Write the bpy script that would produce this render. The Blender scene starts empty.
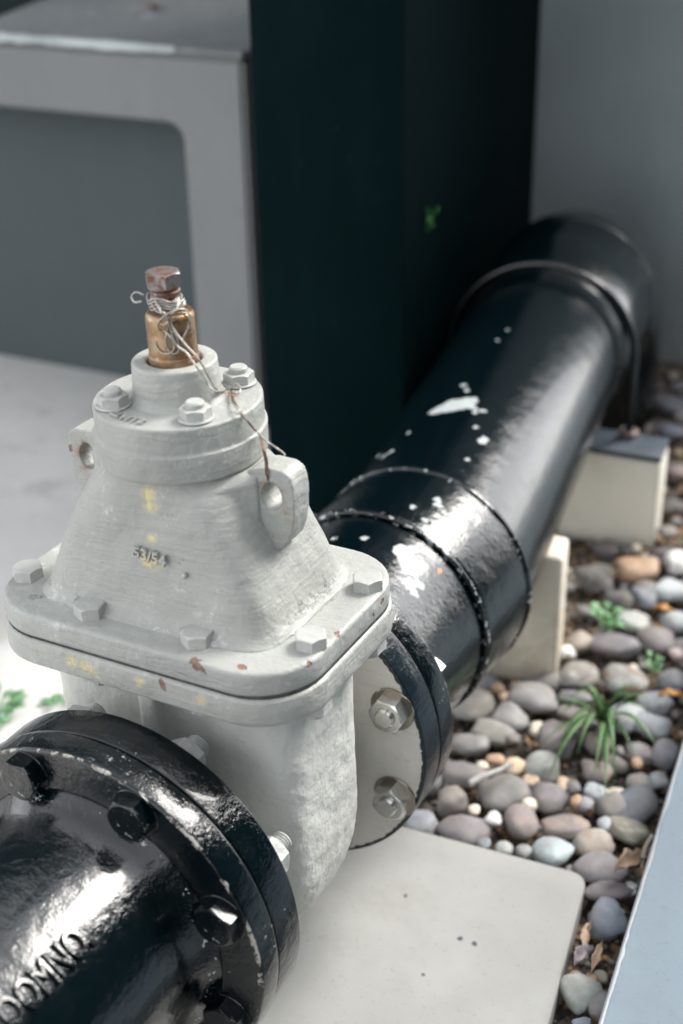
import bpy, bmesh, math, random
import numpy as np
from mathutils import Vector, Matrix, Euler, noise as mnoise
PI = math.pi
R = math.radians
rng = random.Random(7)
scene = bpy.context.scene
COL = scene.collection

# ------------------------------------------------------------------ mesh helpers
class MB:
    """collects vertices and faces for ONE mesh object"""
    def __init__(s):
        s.v = []; s.f = []
    def add(s, verts, faces, M=None):
        n = len(s.v)
        for p in verts:
            p = Vector(p)
            s.v.append(tuple(M @ p) if M is not None else tuple(p))
        s.f += [tuple(i + n for i in q) for q in faces]
        return s
    def mesh(s, name):
        me = bpy.data.meshes.new(name)
        me.from_pydata(s.v, [], s.f)
        me.validate()
        bm = bmesh.new(); bm.from_mesh(me)
        bmesh.ops.recalc_face_normals(bm, faces=bm.faces)
        bm.to_mesh(me); bm.free()
        return me

def shade(me, angle=35):
    me.shade_smooth()
    if angle is not None:
        me.set_sharp_from_angle(angle=R(angle))

def link(name, me, mat, parent=None, loc=(0, 0, 0), angle=35, label=None):
    if isinstance(me, MB):
        me = me.mesh(name)
    shade(me, angle)
    o = bpy.data.objects.new(name, me)
    COL.objects.link(o)
    if mat is not None and len(me.materials) == 0:
        me.materials.append(mat)
    o.location = loc
    if parent is not None:
        o.parent = parent
    if label:
        o['label'] = label
    return o

def thing(name, label, cat, loc=(0, 0, 0), rot=None, group=None):
    o = bpy.data.objects.new(name, None)
    COL.objects.link(o)
    o.empty_display_size = 0.02
    o.location = loc
    if rot is not None:
        o.rotation_euler = rot
    o['label'] = label; o['category'] = cat
    if group:
        o['group'] = group
    return o

def tag(o, label, cat, group=None):
    o['label'] = label; o['category'] = cat
    if group:
        o['group'] = group
    return o

def struct(o, kind='structure'):
    o['kind'] = kind
    return o

def ring_loft(rings, closed=True, cap0=True, cap1=True):
    """rings: list of equal-length point lists"""
    m = MB(); n = len(rings[0])
    vs = [p for r in rings for p in r]
    fs = []
    for k in range(len(rings) - 1):
        for i in range(n if closed else n - 1):
            j = (i + 1) % n
            fs.append((k*n + i, k*n + j, (k+1)*n + j, (k+1)*n + i))
    if cap0: fs.append(tuple(range(n))[::-1])
    if cap1: fs.append(tuple((len(rings)-1)*n + i for i in range(n)))
    m.add(vs, fs)
    return m

def lathe(profile, axis='Y', seg=96, closed=False):
    """profile: (t, r) along the axis"""
    rings = []
    for t, r in profile:
        ring = []
        for i in range(seg):
            a = 2*PI*i/seg
            c, s_ = math.cos(a)*r, math.sin(a)*r
            ring.append((c, t, s_) if axis == 'Y' else ((c, s_, t) if axis == 'Z' else (t, c, s_)))
        rings.append(ring)
    if closed:
        rings.append(rings[0])
        return ring_loft(rings, cap0=False, cap1=False)
    return ring_loft(rings)

def rounded(profile, r=0.002, n=3):
    """round the inner corners of an open (t, r) profile"""
    out = [profile[0]]
    for i in range(1, len(profile) - 1):
        p0, p1, p2 = (Vector(profile[k]).to_2d() for k in (i-1, i, i+1))
        a = (p0 - p1); b = (p2 - p1)
        d = min(r, a.length*.45, b.length*.45)
        q0 = p1 + a.normalized()*d; q2 = p1 + b.normalized()*d
        for k in range(n + 1):
            t = k/n
            q = q0*(1-t)**2 + p1*2*t*(1-t) + q2*t*t
            out.append((q.x, q.y))
    out.append(profile[-1])
    return out

def catmull(pts, sub=6):
    pts = [Vector(p) for p in pts]
    P = [pts[0]*2 - pts[1]] + pts + [pts[-1]*2 - pts[-2]]
    out = []
    for i in range(1, len(P) - 2):
        for k in range(sub):
            t = k/sub
            a, b, c, d = P[i-1], P[i], P[i+1], P[i+2]
            out.append(0.5*((2*b) + (c-a)*t + (2*a-5*b+4*c-d)*t*t + (3*b-a-3*c+d)*t**3))
    out.append(pts[-1])
    return out

def tube(pts, r, seg=8, m=None, caps=True):
    m = m or MB()
    pts = [Vector(p) for p in pts]
    n = len(pts)
    rad = r if callable(r) else (lambda t: r)
    T = (pts[1]-pts[0]).normalized()
    up = Vector((0, 0, 1)) if abs(T.z) < .9 else Vector((1, 0, 0))
    N = T.cross(up).normalized()
    vs = []; fs = []
    for i, p in enumerate(pts):
        t = (pts[min(i+1, n-1)] - pts[max(i-1, 0)])
        if t.length > 1e-9: T = t.normalized()
        N = (N - T*N.dot(T)).normalized()
        B = T.cross(N)
        for k in range(seg):
            a = 2*PI*k/seg
            vs.append(p + (N*math.cos(a) + B*math.sin(a))*rad(i/(n-1)))
    for i in range(n-1):
        for k in range(seg):
            k2 = (k+1) % seg
            fs.append((i*seg+k, i*seg+k2, (i+1)*seg+k2, (i+1)*seg+k))
    if caps:
        fs.append(tuple(range(seg))[::-1]); fs.append(tuple((n-1)*seg+k for k in range(seg)))
    return m.add(vs, fs)

def superell(hx, hy, n, z, seg=72, cx=0, cy=0):
    out = []
    for i in range(seg):
        a = 2*PI*i/seg
        c, s_ = math.cos(a), math.sin(a)
        rr = (abs(c)**n + abs(s_)**n)**(-1/n)
        out.append((cx + hx*rr*c, cy + hy*rr*s_, z))
    return out

def rrect(a, b, rc, z, seg=10):
    out = []
    for (sx, sy, a0) in ((1, 1, 0), (-1, 1, PI/2), (-1, -1, PI), (1, -1, 3*PI/2)):
        for k in range(seg + 1):
            t = a0 + PI/2*k/seg
            out.append((sx*(a-rc) + rc*math.cos(t), sy*(b-rc) + rc*math.sin(t), z))
    return out

def plate(a, b, rc, z0, z1, rb=.003):
    """rounded-rectangle plate with softened edges"""
    rings = []
    for k in range(5):
        t = PI/2*k/4
        rings.append(rrect(a - rb*(1-math.sin(t)), b - rb*(1-math.sin(t)), rc, z0 + rb*(1-math.cos(t))))
    for k in range(5):
        t = PI/2*k/4
        rings.append(rrect(a - rb*(1-math.cos(t)), b - rb*(1-math.cos(t)), rc, z1 - rb*(1-math.sin(t))))
    rings = [rrect(a-rb-.02, b-rb-.02, rc-.012, z0)] + rings + [rrect(a-rb-.004, b-rb-.004, rc-.003, z1), rrect(a-rb-.03, b-rb-.03, rc-.015, z1)]
    return ring_loft(rings)

def hexprism(r, h, z0=0.0, chamfer=.12, top=True, bottom=False, seg_per=6, m=None, M=None):
    """hexagon head or nut, r = across corners / 2, axis Z, corners chamfered by a cone"""
    m = m or MB()
    ap = r*math.cos(PI/6)
    n = 6*seg_per
    def rad(a):
        x = (a % (PI/3)) - PI/6
        return ap/math.cos(x)
    def ring(f, z):
        return [(rad(2*PI*i/n)*f*math.cos(2*PI*i/n), rad(2*PI*i/n)*f*math.sin(2*PI*i/n), z(rad(2*PI*i/n))) for i in range(n)]
    def circ(rr, z):
        return [(rr*math.cos(2*PI*i/n), rr*math.sin(2*PI*i/n), z) for i in range(n)]
    zt = z0 + h
    drop = lambda rr: (rr - ap*.96)*.6
    rings = []
    if bottom:
        rings += [circ(ap*.93, z0), ring(1, lambda rr: z0 + drop(rr))]
    else:
        rings += [ring(1, lambda rr: z0)]
    if top:
        rings += [ring(1, lambda rr: zt - drop(rr)), ring(.975, lambda rr: zt - drop(rr)*.7), circ(ap*.95, zt), circ(ap*.9, zt)]
    else:
        rings += [ring(1, lambda rr: zt)]
    q = ring_loft(rings)
    return m.add(q.v, q.f, M)

def cyl(r, z0, z1, seg=24, bev=.0006, m=None, M=None, r1=None):
    m = m or MB()
    r1 = r if r1 is None else r1
    prof = [(z0, r-bev), (z0+bev, r), (z1-bev, r1), (z1, r1-bev)]
    q = lathe(prof, 'Z', seg)
    return m.add(q.v, q.f, M)

def thread(r, z0, z1, pitch=.0014, m=None, M=None):
    prof = []
    z = z0; k = 0
    while z < z1:
        prof.append((z, r if k % 2 == 0 else r*.9)); z += pitch/2; k += 1
    prof.append((z1, r*.86))
    m = m or MB()
    q = lathe(prof, 'Z', 20)
    return m.add(q.v, q.f, M)

def bevel_box(sx, sy, sz, b=.004, seg=2, cz=0):
    bm = bmesh.new()
    bmesh.ops.create_cube(bm, size=1)
    for v in bm.verts:
        v.co = Vector((v.co.x*sx, v.co.y*sy, v.co.z*sz + cz))
    if b:
        bmesh.ops.bevel(bm, geom=bm.edges[:], offset=b, segments=seg, affect='EDGES', profile=.5)
    me = bpy.data.meshes.new('box')
    bm.to_mesh(me); bm.free()
    return me

def prism(poly, z0, z1, b=.004, seg=2):
    bm = bmesh.new()
    lo = [bm.verts.new((x, y, z0)) for x, y in poly]
    hi = [bm.verts.new((x, y, z1)) for x, y in poly]
    n = len(poly)
    bm.faces.new(lo[::-1]); bm.faces.new(hi)
    for i in range(n):
        bm.faces.new((lo[i], lo[(i+1) % n], hi[(i+1) % n], hi[i]))
    bmesh.ops.recalc_face_normals(bm, faces=bm.faces)
    if b:
        bmesh.ops.bevel(bm, geom=bm.edges[:], offset=b, segments=seg, affect='EDGES', profile=.5)
    me = bpy.data.meshes.new('prism')
    bm.to_mesh(me); bm.free()
    return me

def outline_plate(outer, hole, t, to3):
    """flat outline with an optional hole, thickness t; to3(u, w, side) -> point"""
    bm = bmesh.new()
    vo = [bm.verts.new((u, -t, w)) for u, w in outer]
    es = [bm.edges.new((vo[i], vo[(i+1) % len(vo)])) for i in range(len(vo))]
    if hole:
        vh = [bm.verts.new((u, -t, w)) for u, w in hole]
        es += [bm.edges.new((vh[i], vh[(i+1) % len(vh)])) for i in range(len(vh))]
    bmesh.ops.triangle_fill(bm, use_beauty=True, use_dissolve=False, edges=es)
    r = bmesh.ops.extrude_face_region(bm, geom=bm.faces[:])
    for v in [g for g in r['geom'] if isinstance(g, bmesh.types.BMVert)]:
        v.co.y = t
    bmesh.ops.recalc_face_normals(bm, faces=bm.faces)
    for v in bm.verts:
        v.co = to3(v.co)
    me = bpy.data.meshes.new('outline')
    bm.to_mesh(me); bm.free()
    return me

def remesh(me, voxel, smooth=4, factor=.5, wobble=0.0, wscale=40):
    """weld overlapping solids into one cast skin with soft inner corners"""
    if isinstance(me, MB):
        me = me.mesh('tmp')
    o = bpy.data.objects.new('tmp', me)
    COL.objects.link(o)
    md = o.modifiers.new('r', 'REMESH'); md.mode = 'VOXEL'; md.voxel_size = voxel; md.adaptivity = 0
    ms = o.modifiers.new('s', 'SMOOTH'); ms.factor = factor; ms.iterations = smooth
    dg = bpy.context.evaluated_depsgraph_get()
    dg.update()
    out = bpy.data.meshes.new_from_object(o.evaluated_get(dg))
    bpy.data.objects.remove(o)
    bpy.data.meshes.remove(me)
    if wobble:
        nrm = [v.normal.copy() for v in out.vertices]
        cos = [v.co.copy() for v in out.vertices]
        flat = []
        for c, k in zip(cos, nrm):
            flat += list(c + k*mnoise.noise(c*wscale)*wobble)
        out.vertices.foreach_set('co', flat)
        out.update()
    return out

def text_mesh(body, size, depth, bevel=0.0, res=3):
    cu = bpy.data.curves.new('lettering', 'FONT')
    cu.body = body; cu.size = size; cu.extrude = depth; cu.bevel_depth = bevel; cu.bevel_resolution = 2
    cu.resolution_u = res; cu.align_x = 'CENTER'; cu.align_y = 'CENTER'
    o = bpy.data.objects.new('tmp', cu); COL.objects.link(o)
    dg = bpy.context.evaluated_depsgraph_get(); dg.update()
    me = bpy.data.meshes.new_from_object(o.evaluated_get(dg))
    bpy.data.objects.remove(o); bpy.data.curves.remove(cu)
    me.materials.clear()
    return me

# ------------------------------------------------------------------ material helpers
class Mat:
    def __init__(s, name):
        s.m = bpy.data.materials.new(name)
        s.m.use_nodes = True
        s.nt = s.m.node_tree
        s.b = s.nt.nodes['Principled BSDF']
        s.tc = s.nt.nodes.new('ShaderNodeTexCoord')
        s.obj = s.tc.outputs['Object']
        s.hh = None
    def n(s, t, **kw):
        x = s.nt.nodes.new(t)
        for k, v in kw.items():
            setattr(x, k, v)
        return x
    def l(s, a, b):
        s.nt.links.new(a, b)
    def setin(s, node, i, v):
        if hasattr(v, 'is_output') or isinstance(v, bpy.types.NodeSocket):
            s.l(v, node.inputs[i])
        else:
            node.inputs[i].default_value = v
    def math(s, op, a, b=None, c=None, clamp=False):
        x = s.n('ShaderNodeMath', operation=op, use_clamp=clamp)
        s.setin(x, 0, a)
        if b is not None: s.setin(x, 1, b)
        if c is not None: s.setin(x, 2, c)
        return x.outputs[0]
    def scaled(s, sc, rot=(0, 0, 0), src=None):
        x = s.n('ShaderNodeMapping')
        s.l(src or s.obj, x.inputs['Vector'])
        x.inputs['Scale'].default_value = sc if hasattr(sc, '__len__') else (sc, sc, sc)
        x.inputs['Rotation'].default_value = rot
        return x.outputs[0]
    def noise(s, scale, detail=3, rough=.55, vec=None, dist=0.0, color=False):
        x = s.n('ShaderNodeTexNoise')
        s.l(vec or s.obj, x.inputs['Vector'])
        x.inputs['Scale'].default_value = scale; x.inputs['Detail'].default_value = detail
        x.inputs['Roughness'].default_value = rough; x.inputs['Distortion'].default_value = dist
        return x.outputs['Color' if color else 'Fac']
    def voronoi(s, scale, feature='F1', out='Distance', vec=None):
        x = s.n('ShaderNodeTexVoronoi', feature=feature)
        s.l(vec or s.obj, x.inputs['Vector'])
        x.inputs['Scale'].default_value = scale
        return x.outputs[out]
    def ramp(s, f, lo, hi, a=0.0, b=1.0):
        x = s.n('ShaderNodeMapRange', interpolation_type='SMOOTHSTEP')
        s.setin(x, 0, f)
        x.inputs[1].default_value = lo; x.inputs[2].default_value = hi
        x.inputs[3].default_value = a; x.inputs[4].default_value = b
        return x.outputs[0]
    def mix(s, f, a, b):
        x = s.n('ShaderNodeMix', data_type='RGBA')
        s.setin(x, 0, f)
        for i, v in ((6, a), (7, b)):
            if isinstance(v, bpy.types.NodeSocket): s.l(v, x.inputs[i])
            else: x.inputs[i].default_value = (*v[:3], 1)
        return x.outputs[2]
    def mixf(s, f, a, b):
        x = s.n('ShaderNodeMix', data_type='FLOAT')
        s.setin(x, 0, f); s.setin(x, 2, a); s.setin(x, 3, b)
        return x.outputs[0]
    def sep(s, v):
        x = s.n('ShaderNodeSeparateXYZ'); s.l(v, x.inputs[0]); return x.outputs
    def warped(s, scale, amt, src=None):
        """object coordinates pushed about by noise, for ragged outlines"""
        nz = s.noise(scale, 3, .6, color=True)
        a = s.n('ShaderNodeVectorMath', operation='SUBTRACT'); s.l(nz, a.inputs[0]); a.inputs[1].default_value = (.5, .5, .5)
        b = s.n('ShaderNodeVectorMath', operation='SCALE'); s.l(a.outputs[0], b.inputs[0]); b.inputs['Scale'].default_value = amt
        c = s.n('ShaderNodeVectorMath', operation='ADD'); s.l(src or s.obj, c.inputs[0]); s.l(b.outputs[0], c.inputs[1])
        return c.outputs[0]
    def spots(s, pts, wscale=90, warp=.012, soft=.0012, squash=None):
        """ragged patches with a shape of their own at (x, y, z, r)"""
        v = s.warped(wscale, warp)
        best = None
        for (x, y, z, r) in pts:
            d = s.n('ShaderNodeVectorMath', operation='DISTANCE')
            s.l(v, d.inputs[0]); d.inputs[1].default_value = (x, y, z)
            e = s.math('SUBTRACT', d.outputs['Value'], r)
            best = e if best is None else s.math('MINIMUM', best, e)
        return s.ramp(best, -soft, soft, 1, 0)
    def bump(s, h, strength=.3, dist=.001):
        x = s.n('ShaderNodeBump')
        x.inputs['Strength'].default_value = strength; x.inputs['Distance'].default_value = dist
        s.setin(x, 'Height', h)
        if s.hh is not None: s.l(s.hh, x.inputs['Normal'])
        s.hh = x.outputs[0]
        s.l(s.hh, s.b.inputs['Normal'])
    def out(s, color=None, rough=None, metal=None, **kw):
        if color is not None:
            if isinstance(color, bpy.types.NodeSocket): s.l(color, s.b.inputs['Base Color'])
            else: s.b.inputs['Base Color'].default_value = (*color, 1)
        if rough is not None: s.setin(s.b, 'Roughness', rough)
        if metal is not None: s.setin(s.b, 'Metallic', metal)
        for k, v in kw.items():
            s.b.inputs[k.replace('_', ' ')].default_value = v
        return s.m
SKY_STRENGTH = .15; SUN_STRENGTH = 1.4; EXPOSURE = 1.82
# ------------------------------------------------------------------ materials
def cast_grey(name, base=(.325, .333, .312), rust=(), yellow=(), scuff=(), rim=None, brown=(), grain=1.0, strokes=1.0):
    m = Mat(name)
    big = m.noise(9, 3, .6); fine = m.noise(120, 4, .65)
    strk = m.noise(1, 5, .65, vec=m.scaled((16, 16, 330), (.05, .04, 0), m.warped(26, .010)), dist=.4)
    col = m.mix(m.ramp(big, .3, .7), tuple(c*.9 for c in base), tuple(min(1, c*1.08) for c in base))
    col = m.mix(m.math('MULTIPLY', m.ramp(strk, .50, .72), .26*strokes), col, tuple(c*.66 for c in base))
    # rubbed, chalky patches and grime specks
    chalk = m.math('MULTIPLY', m.ramp(m.noise(38, 5, .7), .56, .68), m.ramp(m.noise(210, 3, .7), .42, .62))
    col = m.mix(m.math('MULTIPLY', chalk, .38), col, (.66, .68, .68))
    speck = m.math('MULTIPLY', m.ramp(m.noise(330, 2, .6), .70, .76), m.ramp(m.noise(26, 3, .6), .50, .62))
    col = m.mix(m.math('MULTIPLY', speck, .75), col, (.10, .11, .105))
    mott = m.ramp(m.noise(60, 6, .75), .60, .70)
    col = m.mix(m.math('MULTIPLY', mott, .34), col, (.26, .26, .235))
    rough = m.mixf(big, .33, .52)
    h = m.math('ADD', m.math('MULTIPLY', strk, .45*strokes), m.math('MULTIPLY', fine, .6))
    if yellow:
        y = m.spots(yellow, 130, .006, .0035)
        col = m.mix(m.math('MULTIPLY', y, m.ramp(m.noise(240, 3, .7), .35, .6, .15, .8)), col, (.66, .54, .24))
    if brown:
        y = m.spots(brown, 110, .010, .004)
        col = m.mix(m.math('MULTIPLY', y, m.ramp(m.noise(200, 4, .7), .3, .65, .25, .95)), col, (.23, .105, .038))
    if scuff:
        y = m.spots(scuff, 300, .007, .0016)
        col = m.mix(m.math('MULTIPLY', y, m.ramp(m.noise(520, 3, .7), .40, .60, 0, .75)), col, (.085, .09, .095))
    if rust:
        y = m.spots([(a, b_, c, r_*.82) for a, b_, c, r_ in rust], 190, .0085, .0008)
        col = m.mix(y, col, m.mix(m.noise(300, 3, .6), (.12, .06, .04), (.30, .17, .11)))
        h = m.math('SUBTRACT', h, m.math('MULTIPLY', y, .9))
    # hairline scratches and knocks down to the pale undercoat
    sc = m.ramp(m.math('ABSOLUTE', m.math('SUBTRACT', m.noise(1, 2, .5, vec=m.scaled((70, 70, 26), (.4, .7, .2)), dist=1.2), .5)), .004, .010, 1, 0)
    sc = m.math('MULTIPLY', sc, m.ramp(m.noise(17, 3, .6), .56, .64))
    col = m.mix(m.math('MULTIPLY', sc, .45*strokes), col, (.66, .68, .66))
    auto = m.math('MULTIPLY', m.ramp(m.noise(75, 4, .6), .735, .752), m.ramp(m.noise(12, 2), .5, .6))
    col = m.mix(auto, col, m.mix(m.noise(300, 3, .6), (.13, .05, .02), (.36, .14, .055)))
    if rim is not None:
        p = m.sep(m.warped(160, .006))
        rr = m.math('SQRT', m.math('ADD', m.math('MULTIPLY', p[0], p[0]), m.math('MULTIPLY', p[2], p[2])))
        k = m.ramp(rr, rim - .0007, rim + .0007)
        col = m.mix(k, col, (.005, .011, .015))
        rough = m.mixf(k, rough, .2)
    m.bump(h, .80*grain, .0022)
    m.bump(m.noise(48, 3, .5), .42*grain, .006)
    m.bump(m.noise(19, 2, .5), .25*grain, .010)
    return m.out(col, rough, Specular_IOR_Level=.42)

def black_paint(name, chips=(), orange=(), scale=1.0, wear=.0, rough=.08, wavy=.35, bands=(), lips=(), fine=1.0, spec=.42, coat=.28):
    m = Mat(name)
    nz = m.noise(30, 3, .6)
    col = m.mix(nz, (.0005, .0028, .0042), (.0012, .0045, .0062))
    r = m.mixf(m.ramp(m.noise(55, 4, .65), .4, .7), rough, rough + .12)
    if wear:
        w = m.math('MULTIPLY', m.ramp(m.noise(170, 5, .75), .60, .66), m.ramp(m.noise(22, 3, .6), .62 - wear, .70 - wear*.6))
        col = m.mix(w, col, (.36, .39, .40)); r = m.mixf(w, r, .5)
    if chips:
        w = m.spots(chips, 120, .011, .0008)
        col = m.mix(w, col, m.mix(m.noise(80), (.27, .30, .31), (.46, .49, .49))); r = m.mixf(w, r, .6)
    if orange:
        w = m.spots(orange, 220, .007, .0008)
        col = m.mix(w, col, (.55, .16, .03)); r = m.mixf(w, r, .6)
    for (y0, half, thr) in bands:          # chipped white crust along a weld
        p = m.sep(m.warped(120, .006))
        k = m.ramp(m.math('ABSOLUTE', m.math('SUBTRACT', p[1], y0)), half*.6, half, 1, 0)
        k = m.math('MULTIPLY', k, m.ramp(m.noise(95, 4, .7), thr, thr + .04))
        col = m.mix(k, col, (.50, .54, .55)); r = m.mixf(k, r, .5)
    for (y0, half, r0, thr) in lips:       # paint knocked off sharp rims
        p = m.sep(m.warped(150, .004))
        k = m.ramp(m.math('ABSOLUTE', m.math('SUBTRACT', p[1], y0)), half*.5, half, 1, 0)
        k = m.math('MULTIPLY', k, m.ramp(m.math('SQRT', m.math('ADD', m.math('MULTIPLY', p[0], p[0]), m.math('MULTIPLY', p[2], p[2]))), r0, r0 + .001))
        k = m.math('MULTIPLY', k, m.ramp(m.noise(60, 5, .75), thr, thr + .05))
        col = m.mix(k, col, m.mix(m.noise(90), (.40, .41, .40), (.40, .35, .27))); r = m.mixf(k, r, .6)
    m.bump(m.noise(26*scale, 2, .5), wavy, .006)
    m.bump(m.noise(115*scale, 3, .6, vec=m.scaled((1, .45, 1))), wavy*.55, .0022)
    m.bump(m.noise(210*scale, 3, .7), .40*fine, .0018)
    return m.out(col, r, Specular_IOR_Level=spec, Coat_Weight=coat, Coat_Roughness=.05)

def galv(name, tint=(.50, .50, .47), dirt=.3):
    m = Mat(name)
    k = m.noise(140, 4, .7)
    col = m.mix(k, tuple(c*.75 for c in tint), tint)
    col = m.mix(m.math('MULTIPLY', m.ramp(m.noise(260, 3, .7), .58, .68), dirt), col, (.12, .09, .06))
    m.bump(k, .15, .0006)
    return m.out(col, m.mixf(k, .14, .32), .9)

def concrete(name, base, dark=.8, spots=.0, pits=(), bumpk=.25, stain=None, rough=.85, chip=None):
    m = Mat(name)
    big = m.noise(3.2, 5, .62); mid = m.noise(22, 5, .65); fine = m.noise(260, 3, .6)
    col = m.mix(m.ramp(big, .3, .72), tuple(c*dark for c in base), base)
    col = m.mix(m.math('MULTIPLY', m.ramp(mid, .45, .75), .25), col, tuple(c*.72 for c in base))
    col = m.mix(m.math('MULTIPLY', m.ramp(fine, .60, .74), .45), col, tuple(c*.5 for c in base))
    pores = m.math('MULTIPLY', m.ramp(m.voronoi(310), .16, .06), m.ramp(m.noise(40, 2), .48, .62))
    col = m.mix(m.math('MULTIPLY', pores, .55), col, tuple(c*.35 for c in base))
    if spots:
        s = m.math('MULTIPLY', m.ramp(m.noise(70, 2, .5), .74, .78), spots)
        col = m.mix(s, col, (.07, .085, .10))
    if stain:
        col = m.mix(m.math('MULTIPLY', m.ramp(m.noise(8, 5, .7), .50, .68), .55), col, stain)
    if pits:
        col = m.mix(m.spots(pits, 160, .004, .0012), col, (.05, .07, .09))
    m.bump(mid, bumpk, .004); m.bump(fine, bumpk*.8, .0012)
    return m.out(col, rough, Specular_IOR_Level=.3)

def wall_paint(name, base, var=.25, rough=.7, streak=.12, mark=None, markc=(.3, .33, .33), spec=.25):
    m = Mat(name)
    big = m.noise(2.2, 4, .6); fine = m.noise(150, 3, .6)
    col = m.mix(m.ramp(big, .3, .75), tuple(c*(1-var) for c in base), base)
    st = m.noise(1, 4, .65, vec=m.scaled((9, 9, 1.1)))
    col = m.mix(m.math('MULTIPLY', m.ramp(st, .52, .72), streak*3), col, tuple(c*1.35 for c in base))
    if mark:
        w = m.math('MULTIPLY', m.ramp(m.noise(42, 5, .75), .60, .68), mark)
        col = m.mix(w, col, markc)
    m.bump(m.noise(34, 4, .6), .25, .006); m.bump(fine, .25, .0015)
    return m.out(col, rough, Specular_IOR_Level=spec)

def stone(name, base, alt, rough=.62, bands=0.0, blot=0.0, blotc=(.3, .14, .06)):
    m = Mat(name)
    info = m.n('ShaderNodeObjectInfo')
    sh = m.n('ShaderNodeVectorMath', operation='ADD')
    m.l(m.obj, sh.inputs[0])
    cb = m.n('ShaderNodeCombineXYZ')
    for i in range(3): m.l(m.math('MULTIPLY', info.outputs['Random'], 7.0 + 3*i), cb.inputs[i])
    m.l(cb.outputs[0], sh.inputs[1])
    v = sh.outputs[0]
    col = m.mix(m.ramp(m.noise(55, 5, .65, vec=v), .35, .68), base, alt)
    col = m.mix(m.math('MULTIPLY', m.ramp(m.noise(420, 3, .7, vec=v), .55, .72), .3), col, tuple(c*.55 for c in base))
    dust = m.math('MULTIPLY', m.ramp(m.noise(30, 4, .7, vec=v), .42, .66), .42)
    col = m.mix(dust, col, (.185, .148, .115))
    if bands:
        b = m.noise(1, 3, .5, vec=m.scaled((60, 60, 420), (.5, .3, 0), v))
        col = m.mix(m.math('MULTIPLY', m.ramp(b, .48, .62), bands), col, tuple(c*1.7 for c in alt))
    if blot:
        col = m.mix(m.math('MULTIPLY', m.ramp(m.noise(46, 3, .6, vec=v), .50, .60), blot), col, blotc)
    var = m.math('ADD', m.math('MULTIPLY', info.outputs['Random'], .4), 1.0)
    hs = m.n('ShaderNodeHueSaturation'); m.l(col, hs.inputs['Color']); m.l(var, hs.inputs['Value']); hs.inputs['Saturation'].default_value = .78
    m.bump(m.noise(160, 4, .65, vec=v), .3, .002)
    return m.out(hs.outputs[0], rough, Specular_IOR_Level=.4)

def simple(name, base, alt, scale=60, rough=.6, metal=0.0, spec=.4, bump=.2, sub=None):
    m = Mat(name)
    k = m.noise(scale, 4, .65)
    col = m.mix(m.ramp(k, .35, .68), base, alt)
    if bump: m.bump(k, bump, .002)
    return m.out(col, rough, metal, Specular_IOR_Level=spec)

M_RUSTPTS_PLATE = [(.0645, -.094, .197, .0042), (.060, -.0935, .1995, .0036), (.0700, -.096, .195, .003), (.0954, -.0865, .199, .0042),
                   (.1335, -.060, .197, .0028), (.1345, -.020, .199, .0028), (-.1350, -.052, .198, .0040), (-.1385, .008, .200, .0048),
                   (-.1365, .030, .200, .0060), (-.128, .058, .2, .0040), (.139, .03, .187, .003), (.138, .045, .190, .003)]
M_SCUFF_PLATE = [(.0648, -.063, .2, .0045), (.069, -.066, .2, .003), (-.0988, -.0729, .2, .004), (-.094, -.0705, .2, .0026), (.0560, -.0560, .2, .002),
                 (.1, -.02, .2, .006), (.1015, -.012, .2, .004), (.103, -.004, .2, .003), (.104, .004, .2, .005), (.1052, .012, .2, .0035), (.1055, .019, .2, .0045), (.106, .026, .2, .003), (.098, -.035, .2, .0025), (.096, -.043, .2, .003)]
MAT_BONNET = cast_grey('grey_brush_paint', yellow=[(.0064, -.058, .3005, .0072), (.0070, -.058, .292, .006), (.0072, -.058, .2677, .0036), (.004, -.060, .249, .006), (.012, -.06, .2495, .005)],
                       scuff=[(.1, -.03, .206, .004), (.1005, -.022, .205, .003), (.1005, -.012, .207, .005), (.101, -.004, .205, .0035), (.101, .006, .207, .005), (.101, .015, .205, .004), (.1005, .024, .206, .005), (.1, .035, .206, .003), (-.09, -.058, .205, .005), (-.06, -.066, .204, .005), (.035, -.067, .204, .003)])
MAT_LUG = cast_grey('grey_paint_lug', brown=[(.073, -.006, .306, .0050), (.075, -.009, .302, .0040), (.0695, -.008, .303, .0035), (.0885, -.009, .300, .0024), (.0900, -.009, .292, .0026), (.0925, -.008, .285, .0026), (.0940, -.008, .277, .0026), (.0945, -.006, .268, .0026),
                                           (-.082, -.009, .305, .004), (-.088, -.009, .296, .005), (-.085, -.009, .284, .003)],
                    rust=[(-.097, -.009, .298, .004)])
MAT_PLATE = cast_grey('grey_paint_cover_flange', base=(.345, .354, .335), rust=M_RUSTPTS_PLATE, scuff=M_SCUFF_PLATE)
MAT_PLATE2 = cast_grey('grey_paint_body_flange', base=(.37, .376, .352), rust=[(.0332, -.096, .1735, .0036), (.0345, -.096, .1705, .0028), (-.088, -.09, .176, .002)],
                       yellow=[(-.0493, -.096, .170, .0048), (-.036, -.096, .168, .0048), (-.028, -.096, .1665, .0026), (.012, -.096, .170, .004), (.066, -.094, .170, .004), (.08, -.092, .168, .003)])
MAT_BODY = cast_grey('grey_paint_rough_body', base=(.53, .535, .505), grain=1.0, strokes=.15, brown=[(.070, -.062, .158, .010), (.10, -.03, .155, .012), (.105, .01, .150, .014)])
MAT_DISC = cast_grey('grey_paint_gland', base=(.33, .34, .32), rust=[(.0342, .0180, .3545, .0042)], brown=[(.036, .0172, .3548, .004)])
MAT_BOLTP = cast_grey('grey_paint_bolt', base=(.40, .408, .388), grain=.8)
MAT_FLANGE = cast_grey('grey_flange_black_edge', base=(.54, .52, .475), rim=.1375, grain=.5)
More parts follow.
